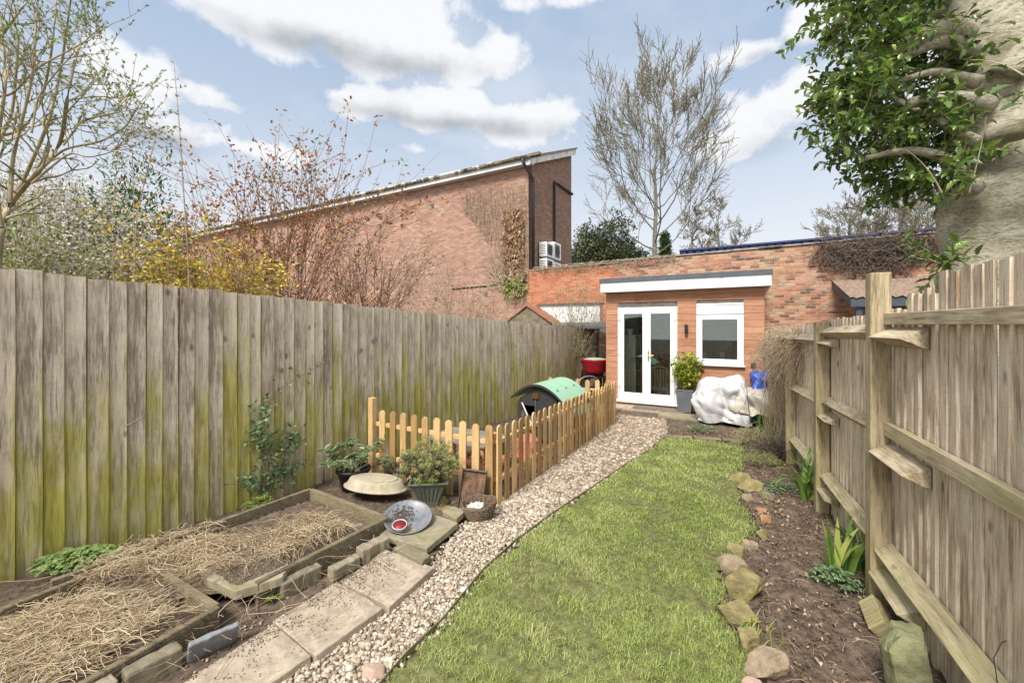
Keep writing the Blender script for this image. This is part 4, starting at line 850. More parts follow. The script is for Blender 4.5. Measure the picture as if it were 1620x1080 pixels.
# ================================================================== TREES AND SHRUBS
def bez(p0, p1, p2, K=6):
    t = np.linspace(0, 1, K)[:, None]; return (1-t)**2*np.array(p0)+2*t*(1-t)*np.array(p1)+t*t*np.array(p2)
class Tw:                                                   # collects twigs as polylines of equal length
    def __init__(s): s.P = {}; s.n = 0
    def add(s, P, R_, lv=0): s.P.setdefault(len(P), []).append((P, R_)); s.n += 1
    def parts(s, sides=4, r=None):
        o = []
        for k, l in s.P.items(): o.append(tubes(np.array([a for a, _ in l]), np.array([b for _, b in l]), sides))
        return o
    def build(s, name, m, parent, sides=4):
        V, F, r = join(s.parts(sides)); return bulk(name, V, F, m, parent, r, smooth=True)
def grow(tw, p, d, L, r, depth, cfg, tips, K=6):
    p = np.array(p, float); d = norm(np.array(d, float)); pts = [p]; wob = cfg['wob']
    for k in range(K-1):
        d = norm(d+rng.normal(0, wob, 3)+np.array([0, 0, cfg['up']*(1 if depth else .3)])/K); p = p+d*L/(K-1); pts.append(p)
    pts = np.array(pts); rad = np.maximum(r*(1-np.linspace(0, 1, K)*(1-cfg['taper'])), cfg.get('rmin', 0)); 
    (tw[0] if depth >= cfg['lim'] else tw[1]).add(pts, rad)
    if depth == 0: tips.append((pts[-1], d)); return
    n = cfg['n'][min(depth, len(cfg['n'])-1)]
    for i in range(n):
        f = cfg.get('f0', .25)+(1-cfg.get('f0', .25))*(i+rng.random())/n
        q = f*(K-1); k0 = min(int(q), K-2); base = pts[k0]+(pts[k0+1]-pts[k0])*(q-k0)
        dd = norm(pts[k0+1]-pts[k0]); ax = norm(np.cross(dd, rng.normal(size=3))); an = rng.uniform(*cfg['ang'])
        nd_ = dd*math.cos(an)+ax*math.sin(an)
        grow(tw, base, nd_, L*rng.uniform(*cfg['len'])*(1.15-.55*f), rad[k0]*rng.uniform(.45, .65), depth-1, cfg, tips, K)
    if depth > 0: grow(tw, pts[-1], d, L*cfg['len'][1]*.8, rad[-1], depth-1, cfg, tips, K)

def baretree(name, label, base, H, r, cfg, m, group=None, trunkpts=None, fork=.35, limbs=14, reach=.42, cat='tree', updir=.9):
    e = root(name, label, cat, base, 0, group)
    tw = [Tw(), Tw()]; tips = []
    K = 9; z = np.linspace(0, H*.97, K)
    wx = np.cumsum(rng.normal(0, H*.006, K)); wy = np.cumsum(rng.normal(0, H*.006, K))
    tp = np.stack([wx-wx[0], wy-wy[0], z], -1); tr = r*(1-np.linspace(0, 1, K)**.9*.93)
    g = MB(); g.tube([tuple(p) for p in tp], list(tr), 10); g.build('trunk', m, e, smooth=True)
    for i in range(limbs):
        f = fork+(1-fork)*((i+rng.random()*.6)/limbs)**.95; q = f*(K-1); k0 = min(int(q), K-2); b_ = tp[k0]+(tp[k0+1]-tp[k0])*(q-k0)
        a_ = i*2.4+rng.uniform(-.4, .4); fr_ = (f-fork)/(1-fork); up = updir*rng.uniform(.75, 1.25)+fr_*.5
        grow(tw, b_, [math.cos(a_), math.sin(a_), up], H*reach*(1.1-fr_*.62)*rng.uniform(.8, 1.15), tr[k0]*rng.uniform(.24, .4), cfg['depth'], cfg, tips)
    if tw[1].n: tw[1].build('limbs', m, e, 6)
    tw[0].build('crown', M['bark'], e, 3)
    return e
# the large bare tree over the wall
tb = at(1033, 420, 21.0); cfg = dict(wob=.11, up=.7, taper=.5, n=[0, 5, 4, 4], ang=(.35, .8), len=(.5, .72), lim=3, depth=3, f0=.3, rmin=.0105)
baretree('bare_tree', 'tall leafless tree standing alone behind the brick wall', (tb.x, tb.y, -.3), 13.7, .22, cfg, M['barktree'], fork=.42, limbs=27, reach=.30, updir=.42)
# smaller bare trees further off
cfg2 = dict(wob=.16, up=.3, taper=.4, n=[0, 5, 5, 6], ang=(.4, .95), len=(.42, .66), lim=2, depth=3, rmin=.016)
for px_, py_, Y_, H_, lab_, rch in ((1098, 300, 40, 15, 'small leafless tree just right of the tall bare tree, left of its pair', .36), (1140, 292, 42, 16, 'small leafless tree just right of the tall bare tree, right of its pair', .36),
        (1345, 300, 36, 14.5, 'gnarled leafless tree above the blue roof, leftmost of the row', .5), (1385, 285, 38, 16, 'gnarled leafless tree above the blue roof, second of the row', .5), (1418, 275, 34, 15.5, 'gnarled leafless tree above the blue roof, third of the row', .45), (1462, 282, 37, 16, 'gnarled leafless tree beside the holly trunk, last of the row', .45)):
    b_ = at(px_, 517, Y_); baretree('bare_tree', lab_, (b_.x, b_.y, -.5), (CAMZ+.5+(HOR-py_)/FPX*Y_)*.88, .30, cfg2, M['barktree'], 'distant bare trees', fork=.42, limbs=12, reach=rch*.55, updir=.5)

def clump(P, n, rad, size, m=None, prof=DIAM, up=.4, jit=1.0, w_=.55, fold=.3, curl=.2, rbias=None):
    """n leaves round each point of P"""
    N = len(P)*n; base = np.repeat(P, n, 0); off = norm(rng.normal(size=(N, 3)))*rng.random((N, 1))**.5*rad*jit
    D = norm(off+rng.normal(0, .35, (N, 3))*rad+np.array([0, 0, up*rad])); U = np.array([0, 0, 1.0])+rng.normal(0, .5, (N, 3))
    L = size*rng.uniform(.65, 1.25, N)
    r = rng.random(N) if rbias is None else np.clip(np.repeat(rbias, n)+rng.normal(0, .2, N), 0, 1)
    return leaves(base+off, D, U, L, L*w_, prof, fold, curl, r)
def ellipse_pts(c, rx, ry, rz, n, shell=.5):
    d = norm(rng.normal(size=(n, 3))); rr = (shell+(1-shell)*rng.random((n, 1)))
    lump = 1+.16*np.sin(d[:, :1]*7+c[0])+.14*np.sin(d[:, 1:2]*9+c[1])+.12*np.sin(d[:, 2:]*8)
    return np.array(c)+d*rr*lump*np.array([rx, ry, rz])
# round evergreen and small conifer behind the wall
c_ = at(960, 385, 26); e = root('evergreen_tree', 'round grey-green evergreen tree behind the wall left of the bare tree', 'tree', (c_.x, c_.y, -.3))
tw = Tw(); pts = []
for k in range(26):
    a_ = rng.uniform(0, 6.28); q_ = rng.uniform(.2, 1); tip = np.array([math.cos(a_)*2.3*q_, math.sin(a_)*2.3*q_, rng.uniform(3.5, 8.3)]); tw.add(bez((0, 0, 1.5), (tip[0]*.3, tip[1]*.3, tip[2]*.7), tip), np.linspace(.09, .02, 6))
g = MB(); g.tube([(0, 0, 0), (.1, 0, 2), (0, .1, 4)], [.35, .28, .2], 8); g.build('trunk', M['bark'], e, smooth=True); tw.build('limbs', M['bark'], e)
pp = np.concatenate([ellipse_pts((0, 0, 5.6), 2.5, 2.5, 3.0, 700, .55), ellipse_pts((-.8, 0, 6.2), 1.6, 1.6, 2.0, 200, .6), ellipse_pts((1.1, 0, 5.0), 1.5, 1.5, 1.9, 220, .6)])
rb = np.clip((pp[:, 2]-3)/6, 0, 1)*.0+rng.random(len(pp))
V, F, r = clump(pp, 26, .34, .17, rbias=rb); bulk('crown', V, F, M['ever'], e, r)
c_ = at(1052, 385, 30); e = root('conifer_tree', 'small pointed green conifer just right of the bare trunk', 'tree', (c_.x, c_.y, -.3))
g = MB(); g.tube([(0, 0, 0), (0, 0, 8)], [.15, .04], 6); g.build('trunk', M['bark'], e)
z_ = rng.uniform(1, 8.7, 420); rr_ = (8.9-z_)/8*1.3*rng.uniform(.6, 1, 420); a_ = rng.uniform(0, 6.28, 420)
V, F, r = clump(np.stack([np.cos(a_)*rr_, np.sin(a_)*rr_, z_], -1), 18, .28, .2); bulk('crown', V, F, M['conif'], e, r)

# holly tree on the right: pale swollen trunk and glossy leaves
hb = at(1565, 517, 3.1); e = root('holly_tree', 'huge old holly tree with pale swollen trunk behind the right fence', 'tree', (hb.x, hb.y, -.1))
def hl(px, py, Y): p = at(px, py, Y); return (p.x-hb.x, p.y-hb.y, p.z+.1)
tk = [((1560, 640), .36), ((1574, 470), .295), ((1576, 400), .29), ((1580, 362), .33), ((1584, 325), .385), ((1588, 290), .345), ((1584, 235), .275), ((1580, 185), .26), ((1576, 140), .255), ((1570, 90), .26), ((1562, 45), .235), ((1566, 0), .22), ((1560, -60), .20), ((1552, -150), .16), ((1555, -300), .10)]
P_ = np.array([hl(p[0], p[1], 3.1) for p, _ in tk]); R_ = np.array([r_ for _, r_ in tk])
# smooth, dense and lumpy: interpolate the stations and swell the surface
ti = np.linspace(0, len(P_)-1, 90); PP = np.stack([np.interp(ti, range(len(P_)), P_[:, k]) for k in range(3)], -1); RR = np.interp(ti, range(len(R_)), R_)
for _ in range(3): PP[1:-1] = (PP[:-2]+PP[1:-1]*2+PP[2:])/4; RR[1:-1] = (RR[:-2]+RR[1:-1]*2+RR[2:])/4
na = 64; vs = []
for k, (p, r_) in enumerate(zip(PP, RR)):
    for j in range(na):
        q_ = 2*math.pi*j/na; d = Vector((math.cos(q_), math.sin(q_), 0)); x_ = Vector(p)+d*r_
        h = mnoise.fractal(x_*2.2, 1, 2, 3)*.075+mnoise.noise(Vector((x_.x*3, x_.y*3, x_.z*9)))*.022+mnoise.noise(Vector((x_.x*9, x_.y*9, x_.z*22)))*.008
        vs.append(Vector(p)+d*(r_*1.0+h))
fs = [(i*na+j, i*na+(j+1) % na, (i+1)*na+(j+1) % na, (i+1)*na+j) for i in range(len(PP)-1) for j in range(na)]
g = MB(); g.add(vs, fs); g.build('trunk', M['hollybark'], e, smooth=True)
# limbs: cut stubs and branches reaching left
g = MB()
for pts_, r0, r1 in (([(1565, 55, 3.1), (1500, 48, 2.95), (1462, 52, 2.9), (1420, 75, 2.95), (1370, 92, 3.0)], .085, .04), ([(1560, 20, 3.2), (1500, 15, 3.2), (1450, 30, 3.3), (1380, 0, 3.3)], .06, .03),
        ([(1570, 85, 3.0), (1490, 62, 2.9), (1450, 80, 2.95), (1412, 100, 3.0)], .05, .03), ([(1560, 165, 2.95), (1510, 155, 2.85), (1470, 158, 2.82), (1440, 163, 2.8)], .055, .035),
        ([(1560, 235, 2.95), (1500, 200, 2.85), (1460, 180, 2.9), (1400, 150, 3.0), (1350, 120, 3.1)], .035, .012), ([(1540, 300, 2.9), (1500, 250, 2.8), (1440, 235, 2.85), (1370, 250, 2.9)], .045, .015),
        ([(1590, 120, 2.9), (1640, 60, 2.8), (1690, 0, 2.8)], .09, .05), ([(1580, 210, 2.85), (1620, 205, 2.7), (1680, 180, 2.6)], .08, .05), ([(1545, 130, 2.95), (1480, 110, 2.9), (1420, 130, 2.9), (1360, 130, 3)], .03, .012)):
    q = np.array([hl(*p) for p in pts_]); t_ = np.linspace(0, len(q)-1, 14); qq = np.stack([np.interp(t_, range(len(q)), q[:, k]) for k in range(3)], -1)
    for _ in range(2): qq[1:-1] = (qq[:-2]+qq[1:-1]*2+qq[2:])/4
    rr_ = [r0+(r1-r0)*(k/13)+(.02*math.exp(-k*.7)) for k in range(14)]
    mb = MB(); mb.tube([tuple(x) for x in qq], rr_, 12); mb.build('limb', M['hollybark'], e, smooth=True)
# leafy sprays: twigs carrying alternate spiny leaves; the outline follows the crown's lumps
tw = Tw(); LP, LD, LU, LL = [], [], [], []
def spray(p0, d0, L, nleaf, size):
    d0 = norm(d0); K = 6; pts = [np.array(p0)]; d = d0
    for k in range(K-1): d = norm(d+rng.normal(0, .12, 3)+np.array([0, 0, .03])); pts.append(pts[-1]+d*L/(K-1))
    pts = np.array(pts); tw.add(pts, np.linspace(.005, .0022, K))
    ph = rng.uniform(0, 6.28)
    for i in range(nleaf):
        f = .15+.85*i/(nleaf-1); q = f*(K-1)*.999; k0 = int(q); b_ = pts[k0]+(pts[k0+1]-pts[k0])*(q-k0); dd = norm(pts[k0+1]-pts[k0])
        ax = norm(np.cross(dd, [.3, .2, 1])); ax2 = np.cross(dd, ax); an = ph+i*2.4; o = ax*math.cos(an)+ax2*math.sin(an)
        LP.append(b_); LD.append(dd*.55+o*.9+rng.normal(0, .15, 3)); LU.append(o*-.2+np.array([0, 0, 1.0])+rng.normal(0, .4, 3)); LL.append(size*rng.uniform(.7, 1.25))
crown = [  # px, py, rpx, rpy, Y, ry, sprays
    (1420, 20, 85, 60, 3.1, .7, 75), (1370, 90, 55, 60, 3.0, .5, 55), (1345, 150, 42, 55, 2.95, .4, 40), (1430, 130, 70, 60, 3.25, .6, 75), (1400, 215, 75, 40, 3.0, .5, 60), (1450, 250, 70, 50, 3.1, .5, 60),
    (1465, 285, 40, 26, 2.9, .35, 24), (1465, 180, 45, 60, 3.4, .4, 40), (1475, 50, 35, 80, 3.6, .4, 45), (1400, -60, 140, 70, 3.1, .9, 90), (1330, 30, 25, 40, 3.0, .3, 14), (1492, 415, 24, 24, 2.55, .12, 8),
    (1660, 130, 30, 90, 2.5, .3, 16), (1640, 40, 40, 40, 2.9, .3, 12), (1650, -60, 120, 60, 3.2, .6, 40), (1325, 210, 22, 28, 2.9, .3, 12)]
for px_, py_, rx_, ry_, Y_, dy_, n_ in crown:
    c = np.array(hl(px_, py_, Y_)); sxx = rx_/FPX*Y_; szz = ry_/FPX*Y_
    for _ in range(n_):
        d = norm(rng.normal(size=3)); p = c+d*np.array([sxx, dy_, szz])*rng.uniform(.35, .95); out_ = norm(d+np.array([-.5, -.2, .1]))
        spray(p-out_*.12, out_, rng.uniform(.16, .34), int(rng.integers(8, 15)), .066)
# a few bold leaves close by on the right
for (px_, py_, Y_, dx_, dz_, s_) in ((1560, 105, 2.2, -.9, .2, .1), (1600, 135, 2.0, -1, -.2, .11), (1592, 110, 2.1, -.8, .3, .09), (1535, 98, 2.4, -.5, .2, .07), (1545, 185, 2.4, .6, .2, .07), (1615, 165, 1.95, -.9, -.1, .1), (1560, 190, 2.4, .5, -.1, .06), (1605, 40, 2.3, -.6, .2, .08), (1612, 70, 2.2, -.5, .3, .08)):
    LP.append(np.array(hl(px_, py_, Y_))); LD.append(np.array([dx_, -.1, dz_])); LU.append(np.array([0, -.5, 1.0])); LL.append(s_)
for a_, b_ in (((1533, 305, 2.6), (1560, 185, 2.5)), ((1620, 120, 2.1), (1530, 95, 2.4)), ((1490, 305, 2.6), (1430, 235, 2.6))):
    A0, B0 = np.array(hl(*a_)), np.array(hl(*b_)); tw.add(bez(A0, (A0+B0)/2+np.array([.03, 0, .05]), B0), np.linspace(.0045, .002, 6))
LP, LD, LU, LL = map(np.array, (LP, LD, LU, LL))
tw.build('twigs', M['stemtan'], e, 5)
V, F, r = leaves(LP, LD, LU, LL, LL*.56, HOLLY, fold=.42, curl=.25, r=np.clip(rng.beta(1.6, 2.0, len(LL)), 0, 1)); bulk('crown', V, F, M['holly'], e, r)

# budding tree, upper left
bt = at(-8, 517, 3.9); e = root('budding_tree', 'pale stemmed tree with opening green buds behind the left fence', 'tree', (bt.x, bt.y, -.05))
def bl(px, py, Y=3.9): p = at(px, py, Y); return np.array((p.x-bt.x, p.y-bt.y, p.z+.05))
tw = Tw(); bp, bd = [], []
stems = [([(-8, 560), (-5, 420), (0, 360), (15, 322), (60, 272), (98, 230), (105, 160), (118, 95)], 3.9, .036), ([(8, 335), (35, 290), (75, 200), (95, 120), (112, 0)], 4.1, .022), ([(15, 322), (20, 250), (50, 130), (60, 0)], 3.7, .018),
         ([(-30, 220), (0, 215), (40, 205), (70, 150), (85, 60), (90, -20)], 4.2, .02), ([(-20, 155), (20, 150), (60, 105), (130, 70), (165, 38)], 3.8, .013), ([(60, 272), (100, 235), (160, 225), (200, 200), (215, 175)], 4.0, .013),
         ([(100, 230), (130, 190), (175, 180), (230, 170)], 3.8, .009), ([(80, 190), (100, 185), (150, 130), (160, 110)], 3.9, .008), ([(98, 120), (130, 150), (170, 190), (205, 150), (215, 150)], 4.0, .008), ([(50, 210), (60, 150), (110, 90), (150, 50), (165, 62)], 3.6, .008),
         ([(-20, 80), (0, 60), (30, 20), (60, -20)], 3.9, .014), ([(-20, 260), (20, 180), (30, 60), (10, -10)], 4.0, .016), ([(0, 360), (-10, 260), (10, 130), (0, 20)], 3.6, .02), ([(50, 290), (110, 240), (140, 250), (180, 240), (212, 205)], 3.8, .01)]
def polyl(pl, K):
    t_ = np.linspace(0, len(pl)-1, K); pl = np.array(pl); q = np.stack([np.interp(t_, range(len(pl)), pl[:, k]) for k in range(3)], -1)
    for _ in range(2): q[1:-1] = (q[:-2]+q[1:-1]*2+q[2:])/4
    return q
def bud_twig(b_, d, L, r_, dep):
    K = 7; pts = [b_]
    for k in range(K-1): d = norm(d+rng.normal(0, .16, 3)+np.array([0, 0, .05])); pts.append(pts[-1]+d*L/(K-1))
    pts = np.array(pts); tw.add(pts, np.linspace(r_, r_*.45, K))
    for k in (3, 5, 6):
        for s_ in (-1, 1): bp.append(pts[k]); bd.append(norm(d+norm(rng.normal(size=3))*.5))
    if dep:
        for _ in range(rng.integers(2, 4)):
            k = rng.integers(1, K-1); bud_twig(pts[k], norm(norm(pts[k+1]-pts[k])+norm(rng.normal(size=3))*.85), L*rng.uniform(.4, .65), r_*.65, dep-1)
for pl, Y_, r_ in stems:
    q = polyl([bl(px_, py_, Y_+(i*.07 if i % 2 else -.03*i)) for i, (px_, py_) in enumerate(pl)], 22); rad = np.linspace(r_, r_*.3, 22); tw.add(q, rad)
    for _ in range(int(11+r_*120)):
        k = rng.integers(6, 21); d = norm(norm(q[min(k+1, 21)]-q[k-1])+norm(rng.normal(size=3))*.9); bud_twig(q[k], d, rng.uniform(.2, .6), max(rad[k]*.5, .003), 1)
tw.build('branches', M['stemtan'], e, 6)
bp, bd = np.array(bp), np.array(bd); V, F, r = join([leaves(bp+rng.normal(0, .004, bp.shape), bd+rng.normal(0, .3, bd.shape), np.tile([.1, .2, 1.0], (len(bp), 1)), rng.uniform(.014, .036, len(bp)), .011, OVAL, .6, .2) for _ in range(2)])
bulk('buds', V, F, M['newleaf'], e, r)

# shrubs beyond the left fence
def shrub(name, label, base, arcs, stem_m, leafparts, cat='shrub', group=None, stem_r=.007):
    """arcs: list of tip offsets (x,y,z) from the base; leafparts(P, D) gets the points along the stems"""
    e = root(name, label, cat, base, 0, group); tw = Tw(); LPt, LDt = [], []
    for a_ in arcs:
        a_ = np.array(a_); s0 = rng.normal(0, .12, 3)*[1, 1, 0]; mid_ = a_*[.35, .35, .62]+rng.normal(0, .07, 3)*np.linalg.norm(a_); q = bez(s0, mid_, a_, 8)+rng.normal(0, .012, (8, 3))*np.linspace(0, 1, 8)[:, None]*np.linalg.norm(a_)
        rr_ = stem_r*rng.uniform(.6, 1.3); tw.add(q, np.linspace(rr_, rr_*.35, 8)); LPt.append(q[3:]); LDt.append(np.diff(q, axis=0)[2:])
        for _ in range(rng.integers(4, 9)):
            k = rng.integers(2, 7); d = norm(norm(q[min(k+1, 7)]-q[k])+norm(rng.normal(size=3))*.75); L = np.linalg.norm(a_)*rng.uniform(.10, .32); tt_ = q[k]+d*L; m_ = q[k]+d*L*.5+rng.normal(0, .1, 3)*L
            q2 = bez(q[k], m_, tt_, 5); tw.add(q2, np.linspace(rr_*.55, rr_*.22, 5)); LPt.append(q2[1:]); LDt.append(np.diff(q2, axis=0))
    tw.build('stems', stem_m, e, 4); P_ = np.concatenate(LPt); D_ = np.concatenate(LDt)
    for nm, m_, f in leafparts: V, F, r = f(P_, D_); bulk(nm, V, F, m_, e, r)
    return e
def along(frac, n, size, wd=.45, spread=.03, prof=DIAM, up=.3, zpow=None):
    def f(P, D):
        w_ = rng.random(len(P)) < frac
        if zpow: w_ &= rng.random(len(P)) < (np.clip(P[:, 2]/P[:, 2].max(), 0, 1))**zpow
        P, D = P[w_], D[w_]; P = np.repeat(P, n, 0); D = np.repeat(norm(D), n, 0)
        return leaves(P+rng.normal(0, spread, P.shape), D*.6+norm(rng.normal(size=P.shape))+[0, 0, up], np.tile([0, 0, 1.0], (len(P), 1))+rng.normal(0, .5, P.shape), size*rng.uniform(.6, 1.3, len(P)), size*wd, prof, .3, .3)
    return f
def tipspx(lst, base, Y, dY=.5): return [tuple(np.array(at(px_+rng.normal(0, 9), py_+rng.normal(0, 9), Y+rng.uniform(-dY, dY)))-np.array(base)) for px_, py_ in lst]
def rect_tips(n, x0, x1, ytop, ybot, base, Y, dY=.5):
    l = []
    for _ in range(n):
        x = rng.uniform(x0, x1); yt = np.interp(x, [p[0] for p in ytop], [p[1] for p in ytop]); l.append((x, yt+(ybot-yt)*rng.random()**1.4))
    return tipspx(l, base, Y, dY)
# dark conifer mass behind
c_ = at(205, 517, 8.0); e = root('conifer_bush', 'dark green bushy conifer behind the white blossom', 'tree', (c_.x, c_.y, -.1))
g = MB(); g.tube([(0, 0, 0), (0, 0, 3.8)], [.16, .05], 7); g.build('trunk', M['bark'], e)
pp = np.concatenate([ellipse_pts((0, 0, 2.6), 1.15, 1.0, 2.1, 500, .5), ellipse_pts((-1.0, .2, 2.3), .9, .9, 2.2, 300, .5), ellipse_pts((1.0, 0, 1.9), .7, .8, 1.6, 260, .5)])
V, F, r = clump(pp, 30, .22, .11, up=.8, w_=.3); bulk('crown', V, F, M['conif'], e, r)
# white blossom bush
b_ = tuple(at(95, 517, 6.0)); b_ = (b_[0], b_[1], -.1)
T_ = rect_tips(125, -60, 238, [(-60, 300), (0, 250), (100, 262), (150, 285), (225, 380)], 440, b_, 6.0, .9)
shrub('blossom_bush', 'bush covered in small white blossom behind the left fence', b_, T_, M['bark'], [('blossom', M['blossom'], along(.8, 7, .042, .85, .07, OVAL)), ('leaves', M['newleaf'], along(.42, 4, .06, .45, .06)), ('inner_leaves', M['ever'], along(.35, 3, .055, .4, .08))])
# low light green bush at the far left in front
b_ = tuple(at(40, 517, 4.8)); b_ = (b_[0], b_[1], -.1)
shrub('green_bush', 'light green leafy bush just over the left fence at the far left', b_, rect_tips(60, -60, 170, [(-60, 330), (60, 345), (170, 390)], 440, b_, 4.8, .5), M['stempale'], [('leaves', M['newleaf'], along(.6, 5, .055, .5, .06)), ('dark_leaves', M['ever'], along(.3, 3, .05, .45, .07)), ('blossom', M['blossom'], along(.35, 5, .03, .8, .05, OVAL))])
# yellow winter flowering shrub
b_ = tuple(at(305, 517, 5.4)); b_ = (b_[0], b_[1], -.1)
shrub('yellow_flowering_shrub', 'arching shrub with small bright yellow flowers over the left fence', b_, rect_tips(110, 165, 455, [(165, 400), (230, 350), (330, 355), (455, 450)], 480, b_, 5.4, .45), M['stempale'],
      [('flowers', M['yellow'], along(.5, 5, .045, .8, .04, OVAL)), ('leaves', M['newleaf'], along(.35, 4, .04, .5, .05)), ('rusty_leaves', M['orange'], along(.3, 3, .045, .5, .05))], stem_r=.005)
# orange-leaved rose thicket
rose_tips = [(300, 265), (345, 255), (385, 240), (330, 330), (260, 300), (440, 225), (435, 250), (490, 225), (510, 230), (545, 250), (490, 250), (575, 270), (560, 300), (525, 270), (400, 290), (360, 300), (450, 290), (480, 270), (600, 310), (640, 320), (655, 300), (420, 330), (290, 330), (500, 310), (540, 330)]
b_ = tuple(at(430, 517, 6.2)); b_ = (b_[0], b_[1], -.1)
shrub('rose_thicket', 'tall thorny thicket with orange-red leaves in the middle of the left fence', b_, tipspx(rose_tips*2, b_, 6.2, .5)+rect_tips(55, 270, 640, [(270, 320), (400, 285), (520, 270), (640, 340)], 470, b_, 6.2, .8), M['stemred'],
      [('leaves', M['orange'], along(.8, 4, .062, .55, .045, OVAL, zpow=1.3)), ('green_leaves', M['viburn'], along(.2, 4, .07, .45, .05, zpow=3.0))], stem_r=.008)
# paler twiggy scrub to the right of it
for i_, (px_, Y_, x0, x1, yt, lab_) in enumerate(((575, 7.2, 520, 680, [(520, 360), (680, 400)], 'pale twiggy scrub right of the orange-leaved thicket'), (725, 8.6, 630, 830, [(630, 400), (730, 410), (830, 470)], 'nearly bare pale scrub in front of the big brick wall'), (905, 11.6, 845, 962, [(845, 490), (900, 440), (962, 450)], 'pale stemmed bush against the brick wall by the garden room'))):
    b_ = tuple(at(px_, 517, Y_)); b_ = (b_[0], b_[1], -.3)
    shrub('twiggy_bush', lab_, b_, rect_tips(60, x0, x1, yt, 515, b_, Y_, .5), M['stempale'] if i_ else M['bark'], [('leaves', M['newleaf'], along(.16 if i_ < 2 else .42, 3, .05, .45, .05)), ('dry_leaves', M['orange'] if i_ < 2 else M['ivy'], along(.2, 3, .045, .5, .05))], stem_r=.007)
# tall single stem, and its shorter neighbours
for k, (pl, r_, lab_) in enumerate((([(300, 470), (296, 380), (290, 300), (284, 200), (275, 100)], .012, 'tallest bare upright stem rising above the thicket'), ([(213, 470), (212, 330), (208, 215)], .009, 'bare upright stem left of the tallest one'), ([(180, 460), (178, 330), (188, 232)], .008, 'bare upright stem beside the blossom bush'), ([(213, 360), (230, 280), (246, 218)], .007, 'slanting bare stem with a single bud at its tip'))):
    p0 = at(pl[0][0], 560, 5.0); e = root('tall_shoot', lab_, 'shoot', (p0.x, p0.y, -.1)); q = [np.array(at(x, y, 5.0)) for x, y in pl]; q = [np.array((p0.x, p0.y, -.1))]+q
    qq = polyl([x-np.array((p0.x, p0.y, -.1)) for x in q], 20); g = MB(); g.tube([tuple(x) for x in qq], list(np.linspace(r_, .004, 20)), 6); g.build('stem', M['stempale'], e, smooth=True)
    n_ = 46 if k == 0 else 14; kk = rng.integers(6, 20, n_); V, F, r = leaves(qq[kk]+rng.normal(0, .006, (n_, 3)), rng.normal(size=(n_, 3))+[0, 0, .8], np.tile([.2, .2, 1.0], (n_, 1)), rng.uniform(.02, .045, n_), .016, OVAL, .4, .2); bulk('buds', V, F, M['deadleaf'], e, r)

# creeper on the brick building
cr = root('dead_creeper', 'leafless grey creeper with dead brown leaves on the brick building corner', 'creeper', W(-6.68, 13.0, 0, False), -A)
tw = Tw()
for k in range(330):
    x = -rng.random()**.9*2.9; zt_ = 7.15-.12*rng.random()-rng.random()**2*2.6; L = rng.uniform(.6, 2.4)*(1.2+x*.2); zb_ = max(zt_-L, 2.9+abs(x)*1.15)
    if zb_ > zt_-.2: continue
    n = 8; z_ = np.linspace(zb_, zt_, n); x_ = x+np.cumsum(rng.normal(0, .045, n))+(zt_-z_)*.14; tw.add(np.stack([np.minimum(x_, .02), np.full(n, -.025)-rng.random(n)*.05, z_], -1), np.linspace(.010, .004, n)*rng.uniform(.5, 1.1))
for k in range(90):
    x = -rng.random()*1.1; z0_ = 3.0+rng.random()*.7; n = 8; t_ = np.linspace(0, 1, n); tw.add(np.stack([x-t_*rng.uniform(.2, 1.0), np.full(n, -.06)-rng.random(n)*.08, z0_+t_**2*rng.uniform(.2, 1.4)], -1), np.linspace(.02, .006, n))
tw.build('vines', M['stempale'], cr, 3)
n = 1500; xx = -.12-rng.beta(1.4, 1.8, n)*.95; zz = 3.0+rng.random(n)**1.2*3.0
V, F, r = leaves(np.stack([xx+.0, -.05-rng.random(n)*.12, zz], -1), rng.normal(size=(n, 3))*[.5, .3, .3]+[0, 0, -1], np.tile([0, -1.0, 0], (n, 1))+rng.normal(0, .4, (n, 3)), rng.uniform(.07, .15, n), .08, OVAL, .3, .3); bulk('dead_leaves', V, F, M['deadleaf'], cr, r)
n = 250; V, F, r = leaves(np.stack([-.9+rng.random(n)*.8, -.1-rng.random(n)*.2, 2.8+rng.random(n)*.7], -1), rng.normal(size=(n, 3)), np.tile([0, -1.0, .3], (n, 1)), rng.uniform(.06, .12, n), .06, OVAL, .3, .3); bulk('green_leaves', V, F, M['newleaf'], cr, r)
# dead ivy on the garden wall
iv = root('dead_ivy', 'tangled dead ivy hanging over the brick wall top behind the tall post', 'ivy', W(-6.68, 13.0, 0, False), -A)
tw = Tw()
def wallx(px_):
    r_ = (px_-810)/FPX; Y_ = 13/(SA*r_+CA); return CA*r_*Y_-SA*Y_+6.68
xa, xb = wallx(1285), wallx(1490)
for k in range(900):
    x = xa+(xb-xa)*rng.beta(1.7, 1.5); n = 7; L = rng.uniform(.15, .6); a_ = rng.uniform(0, 6.28); zc_ = 3.86-rng.beta(1.1, 2.0)*1.0*(1.1-abs(x-(xa+xb)/2)/(xb-xa)); d = np.array([math.cos(a_), 0, math.sin(a_)*.7]); pts = [np.array([x, -.05-rng.random()*.14, zc_])]
    for j in range(n-1): d = norm(d+rng.normal(0, .45, 3)*[1, .3, 1]); p_ = pts[-1]+d*L/(n-1); p_[1] = min(p_[1], -.02); p_[2] = min(p_[2], 4.02-.04*rng.random()); pts.append(p_)
    tw.add(np.array(pts), np.full(n, rng.uniform(.004, .011)))
for px_, zz_ in ((1398, 2.4), (1405, 2.6), (1350, 3.1)):
    x = wallx(px_); tw.add(np.array([(x+.05*math.sin(j*1.3), -.05, 3.8+(zz_-3.8)*j/7) for j in range(8)]), np.full(8, .02))
tw.build('vines', M['bark'], iv, 3)
